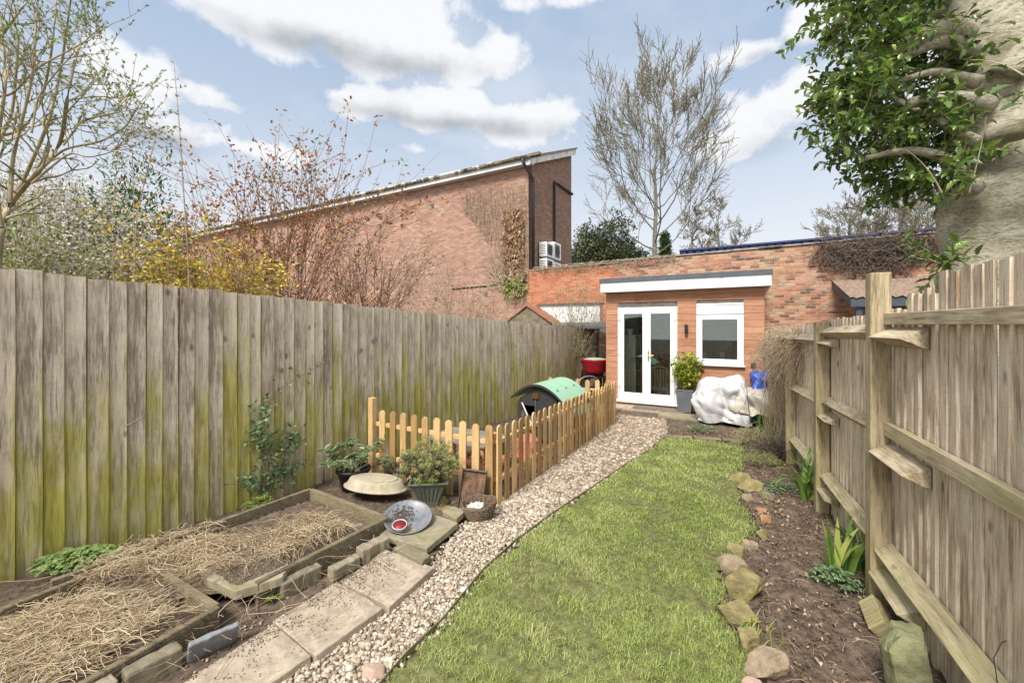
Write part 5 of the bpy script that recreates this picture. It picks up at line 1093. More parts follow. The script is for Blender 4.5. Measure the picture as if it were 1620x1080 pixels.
# moss tuft growth on the far brick course: small plants along the left top of the wall
iv = root('wall_top_weeds', 'dry weeds hanging from the brick wall top left of the garden room', 'weeds', W(-6.68, 13.0, 0, False), -A)
tw = Tw()
for k in range(260):
    x = rng.uniform(.2, 5.0); n = 5; z0_ = 3.80+.01*x; L = rng.uniform(.08, .35); tw.add(np.array([(x+rng.normal(0, .03)*j, -.04-.02*j+.0, z0_-L*(j/4)**1.3+.05) for j in range(n)]), np.linspace(.007, .003, n))
tw.build('stems', M['stempale'], iv, 3)
# ================================================================== RAISED BEDS AND STRAW
def deckboard(parent, p0, p1, h, th, name='board', m='deckwood'):
    """grooved decking board on edge from p0 to p1 (points at the middle of its top edge)"""
    d = Vector(p1)-Vector(p0); L = d.length; b = MB(); n = max(int(h/.016), 3); prof = []
    zs = np.linspace(-h, 0, 2*n+1)
    left = [(-th/2-(.003 if i % 2 else 0), z) for i, z in enumerate(zs)]; right = [(th/2+(.003 if i % 2 else 0), z) for i, z in enumerate(zs)][::-1]
    poly = left+right
    Mx = TR(p0, rz=math.atan2(d.y, d.x)) @ Matrix.Rotation(-math.atan2(d.z, math.hypot(d.x, d.y)), 4, 'Y')
    b.prism([(p[0], p[1]) for p in poly], 0, L, 'x', random.random(), Mx); return b.build(name, M[m], parent)
def straw(name, label_kind, poly, n, zf, L=(.12, .42), rad=.0014, dirmean=None, col='straw', up=.02, r=None, spread=1.1, lift=.05):
    p = scatter(poly, n); K = 7; an = (rng.uniform(0, 6.28, n) if dirmean is None else rng.normal(dirmean, spread, n)); b_ = rng.normal(0, .9, n); Ls = rng.uniform(*L, n)
    P = np.zeros((n, K, 3)); x, y = p[:, 0].copy(), p[:, 1].copy(); hh = rng.random(n)**1.5; ph = rng.uniform(0, 6.28, n)
    for k in range(K):
        P[:, k, 0] = x; P[:, k, 1] = y; P[:, k, 2] = zf(x, y)+hh*lift+np.sin(ph+k*1.1)*.012*hh+up*.3
        an = an+b_/K+rng.normal(0, .13, n); x = x+np.cos(an)*Ls/(K-1); y = y+np.sin(an)*Ls/(K-1)
    V, F, rr = tubes(P, rad*rng.uniform(.4, 1.7, (n, 1))*np.ones((1, K)), 3, r=np.clip(hh*.55+rng.random(n)*.65-.12, 0, 1)); o_ = bulk(name, V, F, M[col], rnd=rr); tag(o_, kind='stuff'); return o_
zA = .12
A1, A2, A3, A4 = pz(218, 877, zA), pz(345, 958, zA), pz(105, 1092, zA), pz(-60, 1000, zA)
dA = (A3-A2).normalized(); A3 = A2+dA*1.5; A4 = A1+dA*1.5
bedA = root('raised_bed', 'nearest raised bed of grooved timber filled with dry straw', 'raised bed', (A2.x, A2.y, 0))
off = Vector((A2.x, A2.y, 0))
nA = (A2-A1).normalized()
for a_, b_ in ((A1+nA*.02, A2-nA*.02), (A2, A3), (A4, A1), (A4+nA*.02, A3-nA*.02)): deckboard(bedA, a_-off, b_-off, .15, .032)
def inset(poly, k=.03): c = sum((Vector(p[:2]) for p in poly), Vector((0, 0)))/len(poly); return [tuple(c+(Vector(p[:2])-c)*(1-k)) for p in poly]
pA = inset([A1, A2, A3, A4])
sheet('bed_soil', pA, .035, .045, M['soil'], .03, 6.0)
cA = np.mean([p for p in pA], 0)
mound = lambda x, y: gzxy(x, y)+.07+.035*np.exp(-((x-cA[0])**2+(y-cA[1])**2)/.25)
sA = inset([A1+nA*.22+dA*.42, A1+nA*.55+dA*.22, A2+dA*.16-nA*.22, A2+dA*.5-nA*.12, A3-nA*.08, A4+nA*.12], .04)
straw('straw', None, sA, 5600, mound, dirmean=math.atan2(nA.y, nA.x)+2.4, rad=.00125, spread=1.0, L=(.06, .30))
straw('straw', None, [tuple(q) for q in (np.array(sA)*1.0)], 900, lambda x, y: mound(x, y)+.02, L=(.08, .25), rad=.0013, lift=.08)
zB = .14
B1, B2, B3 = pz(491, 772, zB), pz(612, 817, zB), pz(436, 905, zB)
dB = (B3-B2).normalized(); nB = (B2-B1).normalized(); B3 = B2+dB*1.05; B4 = B1+dB*1.75
bedB = root('raised_bed', 'second raised bed of grooved timber with bare soil and straw, beside the blue bowl', 'raised bed', (B2.x, B2.y, 0)); off = Vector((B2.x, B2.y, 0))
for a_, b_ in ((B1+nB*.02, B2-nB*.02), (B2, B3), (B4, B1)): deckboard(bedB, a_-off, b_-off, .16, .034)
pB = inset([B1, B2, B3, B3-nB*.3+dB*.3, B4], .03)
sheet('bed_soil', pB, .03, .08, M['soil'], .03, 6.0)
mB = lambda x, y: gzxy(x, y)+.115+.03*np.sin(x*9)*np.cos(y*7)
sB = [tuple((B1+nB*k1+dB*k2)[:2]) for k1, k2 in ((.55, .12), (.95, .22), (1.0, .9), (.6, 1.25), (.15, 1.55), (.2, 1.0), (.45, .75))]
straw('straw', None, sB, 2500, mB, dirmean=math.atan2(dB.y, dB.x), rad=.0013, spread=1.0, lift=.05, L=(.06, .24))
sC = [tuple((B1+nB*k1+dB*k2)[:2]) for k1, k2 in ((-.05, .85), (.2, .9), (.3, 1.3), (.2, 1.6), (.0, 1.7), (-.12, 1.4))]
straw('straw', None, sC, 1100, lambda x, y: gzxy(x, y)+.06, rad=.0013, lift=.13, L=(.06, .2), r=1)
# loose straws all over the beds' surroundings, slabs and kerbs
sp_ = PX((0, 1080), (60, 930), (300, 850), (600, 850), (640, 900), (480, 1010), (330, 1080))
straw('straw', None, sp_, 420, lambda x, y: gzxy(x, y)+.055, rad=.0011, L=(.08, .35), lift=.06)

# ---- mossy slab lying across the second bed and other slabs
def slabpx(name, label, cat, corners, zt, th, m, jit=.004, bevel=.006, group=None, tilt=0):
    pts = [pz(px, py, zt) for px, py in corners]; c = sum(pts, Vector())/len(pts)
    e = root(name, label, cat, (c.x, c.y, zt), 0, group); g = MB()
    # subdivided outline with small chips, so the edge is not ruler straight
    ol = []
    for i, p in enumerate(pts):
        q = pts[(i+1) % len(pts)]
        for k in range(7):
            t = k/7; w_ = p.lerp(q, t); d = (q-p).normalized(); n_ = Vector((-d.y, d.x, 0)); ol.append(w_+n_*random.uniform(-jit, jit)-c)
    n = len(ol); cen = Vector((0, 0, 0))
    ol = [Vector((p.x, p.y, 0)) for p in ol]
    top = [(p.x, p.y, random.uniform(-.0015, .0015)+tilt*p.y) for p in ol]; bot = [(p.x*1.005, p.y*1.005, -th) for p in ol]
    ar = sum(ol[i].x*ol[(i+1) % n].y-ol[(i+1) % n].x*ol[i].y for i in range(n))
    fs = [tuple(range(n)), tuple(range(n, 2*n))[::-1]]+[(n+i, n+(i+1) % n, (i+1) % n, i) for i in range(n)]
    if ar < 0: fs = [f[::-1] for f in fs]
    g.add(top+bot, fs); g.build('slab', m, e, bevel=bevel); return e
slabpx('mossy_slab', 'soil-covered slab with a mossy yellow-green edge between the two raised beds', 'slab', [(312, 893), (395, 862), (458, 893), (446, 912), (372, 935), (330, 915)], .13, .06, M['slabmoss'], .006)
g_ = scatter([tuple(pz(*p, .13)[:2]) for p in ((325, 893), (395, 864), (452, 893), (372, 928))], 3500); V, F, r = stones(np.column_stack([g_, np.full(len(g_), .132)]), rng.uniform(.003, .009, len(g_))); tag(bulk('soil_crumbs', V, F, M['soil'], rnd=r), kind='stuff')
SL = [([(250, 1105), (432, 985), (492, 1036), (360, 1125)], 'nearest pale paving slab beside the gravel path', 'slab'),
      ([(431, 981), (533, 919), (606, 960), (499, 1036)], 'second pale paving slab from the camera, dusted with soil', 'slab'),
      ([(542, 919), (610, 868), (687, 896), (616, 959)], 'third paving slab, soil-strewn with a hollow pale patch', 'slab')]
for cn, lb, mm in SL: slabpx('paving_slab', lb, 'paving slab', cn, .035, .05, M[mm])
slabpx('paving_slab', 'mossy-edged paving slab under the blue bowl', 'paving slab', [(600, 845), (655, 802), (724, 826), (675, 867)], .05, .05, M['slabmoss'])
slabpx('frogged_brick', 'grey brick with a long hollow lying between two paving slabs', 'brick', [(622, 865), (638, 857), (681, 877), (668, 889)], .06, .05, M['kerb'], .002)
slabpx('small_slab', 'small square slab leaning by the wicker basket', 'slab', [(700, 808), (716, 800), (738, 806), (722, 820)], .06, .05, M['slabmoss'], .003)
# crumbs and dirt on the slabs
for cn, z_, n_ in ((SL[1][0], .036, 1900), (SL[2][0], .036, 3200), (SL[0][0], .036, 1500), ([(600, 845), (655, 802), (724, 826), (675, 867)], .051, 200)):
    q = [tuple(pz(*p, z_)[:2]) for p in cn]; g_ = scatter(q, n_); lft = np.array(q[0]); # denser towards the beds
    rt_ = np.array([us(*p) for p in g_])[:, 0]; k_ = (rng.random(len(g_)) < np.clip((rt_.max()-rt_)/(rt_.max()-rt_.min()), .05, 1)**2.0) & (fbm(g_[:, 0], g_[:, 1], 7.0, 4.0)+.35*np.clip((rt_.max()-rt_)/(rt_.max()-rt_.min()), 0, 1) > rng.random(len(g_))*.35); g_ = g_[k_]
    V, F, r = stones(np.column_stack([g_, np.full(len(g_), z_+.001)]), rng.uniform(.0015, .0055, len(g_))); tag(bulk('soil_crumbs', V, F, M['soil'], rnd=r), kind='stuff')
# kerb blocks: straight blocks set on edge
def block(name, label, cat, p0, p1, zt, w_, h, m, rx=0.0, bev=.01, jit=0.0):
    a_, b_ = pz(*p0, zt), pz(*p1, zt); d = b_-a_; c = (a_+b_)/2; L = d.length
    e = root(name, label, cat, (c.x, c.y, zt-h/2), rot=(rx, 0, math.atan2(d.y, d.x))); g = MB(); k = 8
    vs = []; fs = []
    for i in range(k+1):
        x = -L/2+L*i/k; j = [random.uniform(-jit, jit) for _ in range(8)]
        vs += [(x, -w_/2+j[0], -h/2), (x, w_/2+j[1], -h/2), (x, w_/2+j[2], h/2+j[3]), (x, -w_/2+j[4], h/2+j[5])]
    for i in range(k): fs += [(4*i+q, 4*i+4+q, 4*i+4+(q+1) % 4, 4*i+(q+1) % 4) for q in range(4)]
    fs += [(0, 1, 2, 3), (4*k+3, 4*k+2, 4*k+1, 4*k)]
    g.add(vs, fs); g.build('block', m, e, bevel=bev); return e
block('kerb_block', 'long lichen-yellow block nearest the camera on the bed edge', 'block', (195, 1062), (285, 1016), .10, .085, .13, M['kerb'], jit=.004)
block('kerb_block', 'yellowish block cut off by the bottom of the view', 'block', (118, 1105), (182, 1068), .10, .09, .13, M['slabmoss'], jit=.004)
block('slate_block', 'grey slate block leaning beside the nearest raised bed', 'block', (296, 1012), (376, 977), .125, .03, .14, M['greyblock'], rx=.45, jit=.004)
block('kerb_block', 'dark soil-topped block beside the soil-covered slab', 'block', (443, 921), (505, 890), .09, .07, .11, M['kerb'], jit=.004)
block('kerb_block', 'mossy green block set low along the second raised bed', 'block', (522, 899), (566, 876), .07, .07, .09, M['slabmoss'], jit=.006)
block('kerb_block', 'mossy block at the corner of the second raised bed', 'block', (568, 867), (612, 846), .10, .09, .12, M['slabmoss'], jit=.006)

# ================================================================== POTS, BOWL, TROUGH ...
# blue bowl with a red candle
c = pz(645, 824, .07); e = root('shallow_bowl', 'shallow blue-grey enamel bowl tilted against the raised bed', 'bowl', (c.x, c.y, .062), rot=(.28, .10, 0))
g = MB(); g.lathe([(.0, 0), (.09, .003), (.15, .02), (.195, .052), (.205, .062), (.203, .066), (.19, .056), (.148, .028), (.09, .012), (0, .008)], 48); g.build('bowl_shell', M['bowl'], e, smooth=True)
g_ = rng.normal(size=(260, 2))*[.05, .05]+[-.06, .05]; V, F, r = stones(np.column_stack([g_, .012+np.hypot(*g_.T)**2*1.3]), rng.uniform(.003, .009, 260)); o_ = tag(bulk('soil_residue', V, F, M['soil'], e, r), kind='stuff')
c = pz(632, 829, .12); e = root('candle_tub', 'small round tub of dark red wax in the blue bowl', 'candle', (c.x-.002, c.y+.01, .088), rot=(.25, .06, 0))
g = MB(); g.lathe([(.052, 0), (.058, .025), (.062, .03), (.060, .034), (.055, .032), (.054, .026), (.0, .026)], 32); g.build('tub_body', M['cloth'], e, smooth=True)
g = MB(); g.lathe([(0, .0275), (.054, .0275), (.054, .031), (0, .033)], 32); g.build('wax', M['wax'], e, smooth=True)
# upside down stone tub
c = gp(588, 795, .0); Y0 = c.y; e = root('upturned_tub', 'stained stone-coloured oval tub lying upside down', 'tub', (c.x, Y0+.12, .075), rot=(-.07, .07, -.1))
g = MB(); prof = [(.0, .106), (.012, .106), (.10, .105), (.17, .10), (.20, .097), (.215, .088), (.24, .03), (.25, .015), (.262, .012), (.262, .0), (.23, .0), (.2, .08)]
g.lathe(prof, 56, sx=1.28, sy=.80); g.build('tub_body', M['trough'], e, smooth=True)
g = MB(); g.lathe([(.155, .1005), (.168, .106), (.18, .1005)], 56, sx=1.28, sy=.8); g.build('foot_ring', M['trough'], e, smooth=True)
# black pot with broad-leaved shrub
c = gp(550, 782); e = root('black_pot', 'round black plastic pot with a broad-leaved shrub by the left fence', 'pot', (c.x, c.y+.16, c.z))
g = MB(); g.lathe([(.12, 0), (.165, .20), (.182, .20), (.186, .235), (.17, .238), (.16, .20), (.0, .20)], 40); g.build('pot', M['black'], e, smooth=True)
tw = Tw(); P_, D_ = [], []
for k in range(38):
    a_ = rng.uniform(0, 6.28); R_ = rng.uniform(.08, .42); tip = np.array([math.cos(a_)*R_+.06, math.sin(a_)*R_*.7, rng.uniform(.24, .50)]); q = bez((rng.normal(0, .03), rng.normal(0, .03), .19), tip*[.5, .5, .95], tip, 6); tw.add(q, np.linspace(.005, .002, 6)); P_ += [q[4], q[5], q[5]]; D_ += [q[5]-q[3]]*3
tw.build('stems', M['stempale'], e, 5); P_, D_ = np.array(P_), norm(np.array(D_)); n = 7; N = len(P_)*n; an = rng.uniform(0, 6.28, N); D2 = np.repeat(D_, n, 0)*.35+np.stack([np.cos(an), np.sin(an), rng.uniform(-.1, .7, N)], -1)
V, F, r = leaves(np.repeat(P_, n, 0)+rng.normal(0, .008, (N, 3)), D2, np.tile([0, 0, 1.0], (N, 1))+rng.normal(0, .25, (N, 3)), rng.uniform(.045, .095, N), rng.uniform(.016, .026, N), OVAL, .3, .3); bulk('foliage', V, F, M['viburn'], e, r)
g = MB(); g.tube([(-.02, -.05, .2), (-.1, -.1, .26), (-.2, -.08, .35), (-.27, -.05, .5)], [.007, .006, .005, .003], 6); g.build('bent_stem', M['stempale'], e, smooth=True)
# low viburnum-like plant right of it
c = gp(628, 770); e = root('low_shrub', 'low broad-leaved plant in the soil between black pot and dwarf pine', 'shrub', (c.x, c.y+.1, c.z)); tw = Tw(); P_ = []; D_ = []
for k in range(26):
    a_ = rng.uniform(0, 6.28); tip = np.array([math.cos(a_)*rng.uniform(.05, .30), math.sin(a_)*.18, rng.uniform(.10, .27)]); q = bez((0, 0, 0), tip*[.4, .4, .8], tip, 6); tw.add(q, np.linspace(.004, .002, 6)); P_ += [q[4], q[5]]; D_ += [q[5]-q[3]]*2
tw.build('stems', M['stempale'], e, 4); P_, D_ = np.array(P_), norm(np.array(D_)); n = 7; N = len(P_)*n; an = rng.uniform(0, 6.28, N)
V, F, r = leaves(np.repeat(P_, n, 0), np.repeat(D_, n, 0)*.3+np.stack([np.cos(an), np.sin(an), rng.uniform(-.1, .6, N)], -1), np.tile([0, 0, 1.0], (N, 1)), rng.uniform(.04, .075, N), .018, OVAL, .3, .3); bulk('foliage', V, F, M['viburn'], e, r)
# dwarf pine in a flared square pot
c = gp(676, 806); pe = root('flared_pot', 'flared square grey-green ribbed pot holding a dwarf pine', 'pot', (c.x, c.y+.12, c.z+.01), .12)
g = MB(); n = 40
def sq(r_, z, rib=0.0):
    out_ = []
    for j in range(n*4):
        s_ = j//n; t_ = (j % n)/n*2-1; rr_ = r_-(rib if (j//3) % 2 else 0); p = [(t_, -1), (1, t_), (-t_, 1), (-1, -t_)][s_]; out_.append((p[0]*rr_ if abs(p[0]) < 1 else p[0]*rr_, p[1]*rr_, z))
    return out_
rings = [sq(.085, 0), sq(.10, .06, .006), sq(.135, .15, .008), sq(.165, .225, .006), sq(.17, .23), sq(.19, .255), sq(.19, .265), sq(.175, .265), sq(.155, .225), sq(.01, .222)]
vs = [p for r_ in rings for p in r_]; m4 = n*4; g.add(vs, [(i*m4+j, i*m4+(j+1) % m4, (i+1)*m4+(j+1) % m4, (i+1)*m4+j) for i in range(len(rings)-1) for j in range(m4)]+[tuple(range(m4))[::-1]]); g.build('pot', M['greypot'], pe)
pp = np.column_stack([rng.uniform(-.13, .13, (2600, 2)), np.full(2600, .228)]); V, F, r = leaves(pp, rng.normal(size=(2600, 3))*[.5, .5, .3]+[0, 0, .7], np.tile([.3, .1, .2], (2600, 1)), .014, .006); bulk('moss', V, F, M['moss'], pe, r)
be = root('dwarf_pine', 'rounded pale green dwarf pine growing from the flared square pot', 'dwarf pine', (c.x, c.y+.12, c.z+.235))
g = MB(); g.tube([(0, 0, 0), (.015, 0, .06), (0, .01, .11)], [.02, .016, .013], 8); g.build('trunk', M['bark'], be, smooth=True)
tw = Tw(); pts = []
for k in range(120):
    d = norm(rng.normal(size=3)*[1, 1, .7]+[0, 0, .35]); tip = d*np.array([.29, .26, .19])*rng.uniform(.6, 1.06)+[.0, 0, .19]; q = bez((0, .01, .09), tip*[.5, .5, .8], tip, 6); tw.add(q, np.linspace(.006, .002, 6)); pts.append(tip)
    for _ in range(3): t2 = tip+rng.normal(0, .035, 3); tw.add(bez(q[4], (q[4]+t2)/2, t2, 4), np.full(4, .002)); pts.append(t2)
tw.build('branches', M['bark'], be, 4); pts = np.array(pts); n = 26; N = len(pts)*n; dd = norm(rng.normal(size=(N, 3))+[0, 0, .6])
V, F, r = leaves(np.repeat(pts, n, 0)+dd*.006, dd, rng.normal(size=(N, 3)), rng.uniform(.016, .030, N), .0045, DIAM, .2, .1, np.clip(.25+dd[:, 2]*.3+rng.random(N)*.35, 0, 1)); bulk('foliage', V, F, M['pine'], be, r)
# rusty tray leaning on the pickets
c = gp(744, 807); e = root('rusty_tray', 'rusty rectangular baking tray leaning against the picket fence', 'tray', (c.x, c.y, c.z+.01), rot=(R(-20), 0, -.35))
g = MB(); w2, h2 = .125, .36; g.box(-w2, w2, 0, .006, 0, h2); g.build('tray_base', M['rust'], e)
g = MB(); g.box(-w2-.004, -w2, -.025, .006, 0, h2); g.box(w2, w2+.004, -.025, .006, 0, h2); g.box(-w2-.004, w2+.004, -.025, .006, h2, h2+.004); g.box(-w2-.004, w2+.004, -.025, .006, -.004, 0); g.box(-w2-.015, w2+.015, -.03, -.0255, h2-.006, h2+.01); g.build('rim', M['ironrim'], e)
# wicker basket with cloth
c = gp(757, 829); e = root('wicker_basket', 'small weathered wicker basket beside the gravel at the fence corner', 'basket', (c.x, c.y+.10, c.z), .3)
tw = Tw(); K = 40
for k in range(17):
    z = .008+.0085*k; rr_ = .085+.055*(k/16)**.7; a_ = np.linspace(0, 6.5, K); ph = math.pi*(k % 2)
    wv = .005*np.sin(a_*11+ph); tw.add(np.stack([(rr_+wv)*1.15*np.cos(a_), (rr_+wv)*.9*np.sin(a_), z+rng.normal(0, .0015, K)+.012*np.sin(a_*1+1)*(k/16)], -1), np.full(K, .0045))
for k in range(22):
    a_ = k*6.283/22; q = np.linspace(0, 1, K)[:, None]; r_ = .085+.055*q**.7; tw.add(np.concatenate([r_*1.15*math.cos(a_), r_*.9*math.sin(a_), q*.155], 1), np.full(K, .003))
for k in range(9):
    a_ = np.linspace(rng.uniform(0, 6), rng.uniform(0, 6)+6, K); tw.add(np.stack([.142*1.15*np.cos(a_), .142*.9*np.sin(a_), .15+rng.normal(0, .008)+.012*np.sin(a_+1)+.006*np.sin(a_*5), ], -1), np.full(K, .004))
tw.build('weave', M['wicker'], e, 5); g = MB(); g.lathe([(0, .01), (.08, .01), (.12, .09), (0, .09)], 20, sx=1.1, sy=.85); g.build('lining', M['soil'], e)
e2 = root('white_rag', 'dirty white rag stuffed in the wicker basket', 'rag', (c.x-.03, c.y+.09, c.z+.11))
def crumple(rx, ry, rz, n1=28, n2=18, amp=.3, fq=6.0, seed=0.0, flatb=0.0):
    vs = []
    for i in range(n2+1):
        th = math.pi*i/n2
        for j in range(n1):
            ph = 2*math.pi*j/n1; d = Vector((math.sin(th)*math.cos(ph), math.sin(th)*math.sin(ph), math.cos(th))); h = 1+amp*(abs(mnoise.noise(d*fq*.5+Vector((seed, 0, 0))))*1.6-.3)+amp*.4*mnoise.noise(d*fq+Vector((0, seed, 0)))
            z = d.z*rz*h; vs.append((d.x*rx*h, d.y*ry*h, max(z, -flatb) if flatb else z))
    return vs, [(i*n1+j, (i+1)*n1+j, (i+1)*n1+(j+1) % n1, i*n1+(j+1) % n1) for i in range(n2) for j in range(n1)]
g = MB(); g.add(*crumple(.075, .06, .045, amp=.5)); g.build('cloth', M['cloth'], e2, smooth=True)

# ================================================================== STONES
def rock(label, px, py, wpx, hpx, m, name='rock', depth=.8, flat=.0, seed=None, rz=0.0, sharp=.28, sub=3, tilt=0.0, boxy=.35):
    """stone whose foot stands at the photo's row py; wpx, hpx its seen size"""
    b = gp(px, py); sx_ = wpx*.93/FPX*b.y/2; hz_ = hpx*.60/FPX*math.hypot(b.x, b.y)
    rg = random.Random(px*7+py)
    e = root(name, label, 'rock' if name == 'rock' else name.replace('_', ' '), (b.x, b.y+sx_*depth*.6, b.z-.01), rz); g = MB(); V = [Vector(v) for v in ICO]; F = [tuple(f) for f in ICF]
    for _ in range(sub):
        mid_ = {}; nf = []
        def mp(a, b_):
            k = (min(a, b_), max(a, b_))
            if k not in mid_: mid_[k] = len(V); V.append(((V[a]+V[b_])/2).normalized())
            return mid_[k]
        for a, b_, c_ in F: x, y, z = mp(a, b_), mp(b_, c_), mp(c_, a); nf += [(a, x, z), (b_, y, x), (c_, z, y), (x, y, z)]
        F = nf
    planes = [(Vector((rg.gauss(0, 1), rg.gauss(0, 1), rg.gauss(0, .6))).normalized(), rg.uniform(.5, .85)) for _ in range(15)]+[(Vector((rg.uniform(-.2, .2), rg.uniform(-.2, .2), 1)).normalized(), rg.uniform(.6, .75))]
    o = Vector((rg.random()*50, rg.random()*50, 0)); vs = []
    for v in V:
        p = v*1.0
        for n_, d_ in planes:
            s_ = p.dot(n_)
            if s_ > d_: p = p-n_*(s_-d_)
        p = p*(1+.05*mnoise.fractal(v*2.5+o, 1, 2, 4)); vs.append((p.x*sx_*1.12, p.y*sx_*depth*1.12, (p.z+.45)*hz_*.95))
    g.add(vs, F); g.build('stone', m, e, smooth=False); return e
RK = [(1180, 764, 38, 18, 'rock', 'flat mossy rock at the far end of the row beside the lawn'), (1197, 781, 44, 24, 'rock', 'broad mossy rock, second from the far end of the row'), (1187, 794, 24, 15, 'rockpale', 'small pale square stone in front of the broad mossy rock'),
      (1216, 790, 26, 16, 'rockgreen', 'greenish stone tucked behind the small pale square stone'), (1208, 812, 26, 10, 'redbrick', 'low reddish stone half buried between the two brick ends'), (1213, 829, 20, 20, 'redbrick', 'upright orange-brown brick end beside the lawn'), (1210, 855, 19, 24, 'rock', 'upright mossy yellow brick end beside the lawn'),
      (1190, 872, 34, 22, 'rockpale', 'brownish rock leaning behind the blocky grey-green rock'), (1167, 884, 44, 30, 'rock', 'blocky grey-green rock at the lawn bulge'), (1163, 908, 48, 28, 'rockpale', 'brown splintered rock lying against the lawn'),
      (1178, 952, 74, 50, 'rock', 'largest moss-yellow rock in the row along the lawn'), (1173, 992, 66, 46, 'rock', 'jagged mossy rock just in front of the largest one'), (1192, 1029, 50, 32, 'rock', 'half buried mossy stone with grass growing on it'), (1226, 1080, 76, 52, 'rockpale', 'pale angular rock near the bottom of the view'), (1200, 1100, 40, 26, 'pink', 'rounded pale stone at the very bottom beside the lawn')]
for px_, py_, w_, h_, m_, lb in RK: rock(lb, px_, py_, w_, h_, M[m_])
rock('big green mossed boulder at the foot of the right fence', 1448, 1118, 104, 120, M['rockgreen'], depth=.6)
rock('smooth oval pink stone under the lowest fence rail', 1531, 1085, 44, 30, M['pink'], name='rock', depth=.7)
for px_, py_, w_, h_, m_, lb in ((693, 800, 34, 20, 'rock', 'mossy stone beside the flared pot, touching the tray'), (718, 797, 24, 16, 'rockpale', 'pale stone at the foot of the rusty tray'), (705, 812, 30, 14, 'rock', 'flat mossy stone in front of the flared pot'), (586, 1078, 40, 28, 'pink', 'rounded salmon stone on the gravel at the bottom edge'), (575, 1100, 30, 20, 'rockpale', 'smaller rounded stone half out of view on the gravel'),
        (682, 888, 14, 14, 'rockpale', 'whitish pebble at the corner of the third paving slab'), (735, 940, 22, 14, 'cloth', 'white pebble at the lawn edge of the gravel'), (596, 978, 14, 12, 'greyblock', 'grey pebble beside the second paving slab'), (1170, 704, 20, 9, 'rockpale', 'pale stone at the far corner of the lawn')): rock(lb, px_, py_, w_, h_, M[m_])
# mossy wedge-shaped post offcut lying at the tall post
c = gp(1400, 1000); e = root('timber_offcut', 'mossy square timber offcut lying at the foot of the tall post', 'timber block', (c.x, c.y+.05, c.z+.06), rot=(R(42), R(-8), R(62)))
g = MB(); g.box(-.12, .10, -.05, .05, -.05, .05); g.build('block', M['post'], e, bevel=.006)
c = gp(1512, 1055); e = root('grey_slate_piece', 'grey upright piece of slab under the lowest rail', 'slab', (c.x, c.y+.05, c.z), FRr)
g = MB(); g.prism([(-.05, -.02), (.06, -.02), (.065, .1), (0, .14), (-.055, .09)], -.015, .015, 'y'); g.build('slab', M['kerb'], e, bevel=.004)

# ================================================================== PLANTS IN THE GARDEN
# climber on the left fence
cb = gp(418, 800); cl = root('climbing_plant', 'small-leaved green climber growing up the left fence', 'climber', (cb.x, cb.y, cb.z)); O = np.array(cb)
def fpt(px, py, off=.08): return np.array(onfence(px, py, off))-O
tw = Tw(); P_, D_ = [], []
for pl in ([(420, 795), (416, 740), (420, 690), (415, 640), (430, 625), (455, 605), (485, 590), (510, 575), (518, 570)], [(420, 795), (440, 750), (455, 710), (465, 690)], [(418, 790), (405, 760), (385, 765)], [(420, 780), (425, 700), (450, 690), (472, 700)], [(418, 760), (414, 700), (410, 660), (412, 640)], [(425, 770), (450, 745), (468, 735)], [(420, 720), (412, 690), (410, 680)]):
    q = polyl([fpt(x, y, .06+.05*rng.random()) for x, y in pl], 14); tw.add(q, np.linspace(.006, .002, 14))
    dense = len(pl) < 8
    for k in range(1, 14):
        for _ in range(7 if dense or k < 7 else 3): P_.append(q[k]+rng.normal(0, .045 if dense or k < 7 else .018, 3)*[1, .7, 1]); D_.append(rng.normal(size=3)+[0, 0, .2])
        if rng.random() < .6: t2 = q[k]+rng.normal(0, .09, 3)*[1, .5, 1]; tw.add(bez(q[k], (q[k]+t2)/2, t2, 5), np.full(5, .0018)); P_ += [t2, t2, t2]; D_ += list(rng.normal(size=(3, 3)))
tw.build('stems', M['stemred'], cl, 4); P_, D_ = np.array(P_), np.array(D_); N = len(P_)
fn = np.array([.855, -.518, .4]); V, F, r = leaves(P_, D_, np.tile(fn, (N, 1))+rng.normal(0, .5, (N, 3)), rng.uniform(.03, .055, N), rng.uniform(.022, .04, N), IVY, .3, .25); bulk('leaves', V, F, M['ivy'], cl, r)
# fine green weed at its foot
def rosette(name, label, c, n, rad, h, size, m, cat='plant', wd=.5, prof=OVAL, flat=1.0, stems=True, nl=3, droop=.3):
    e = root(name, label, cat, c); tw = Tw(); a_ = rng.uniform(0, 6.28, n); R_ = rad*rng.random(n)**.6; tip = np.stack([np.cos(a_)*R_, np.sin(a_)*R_*flat, h*(1-.5*(R_/rad)**2)*rng.uniform(.6, 1.1, n)], -1)
    for t_ in tip: tw.add(bez(t_*[.35, .35, 0], t_*[.6, .6, .8], t_, 5), np.full(5, .0015))
    if stems: tw.build('stems', m, e, 3)
    b_ = np.repeat(tip, nl, 0); an = rng.uniform(0, 6.28, len(b_)); V, F, r = leaves(b_, np.stack([np.cos(an), np.sin(an), rng.uniform(-.1, .4, len(b_))], -1), np.tile([0, 0, 1.0], (len(b_), 1))+rng.normal(0, .2, (len(b_), 3)), size*rng.uniform(.7, 1.2, len(b_)), size*wd, prof, .25, droop); bulk('leaves', V, F, m, e, r); return e
rosette('leafy_weed', 'feathery green weed at the foot of the climber', gp(410, 812), 130, .16, .16, .03, M['newleaf'], nl=4, wd=.35)
rosette('strawberry_patch', 'low mat of scalloped green leaves between left fence and nearest raised bed', pz(120, 897, .05)+Vector((0, .02, 0)), 210, .27, .10, .034, M['strawb'], nl=5, wd=.85, prof=[(0, .2), (.3, .9), (.6, 1.0), (.85, .8), (1, .35)], flat=.62)
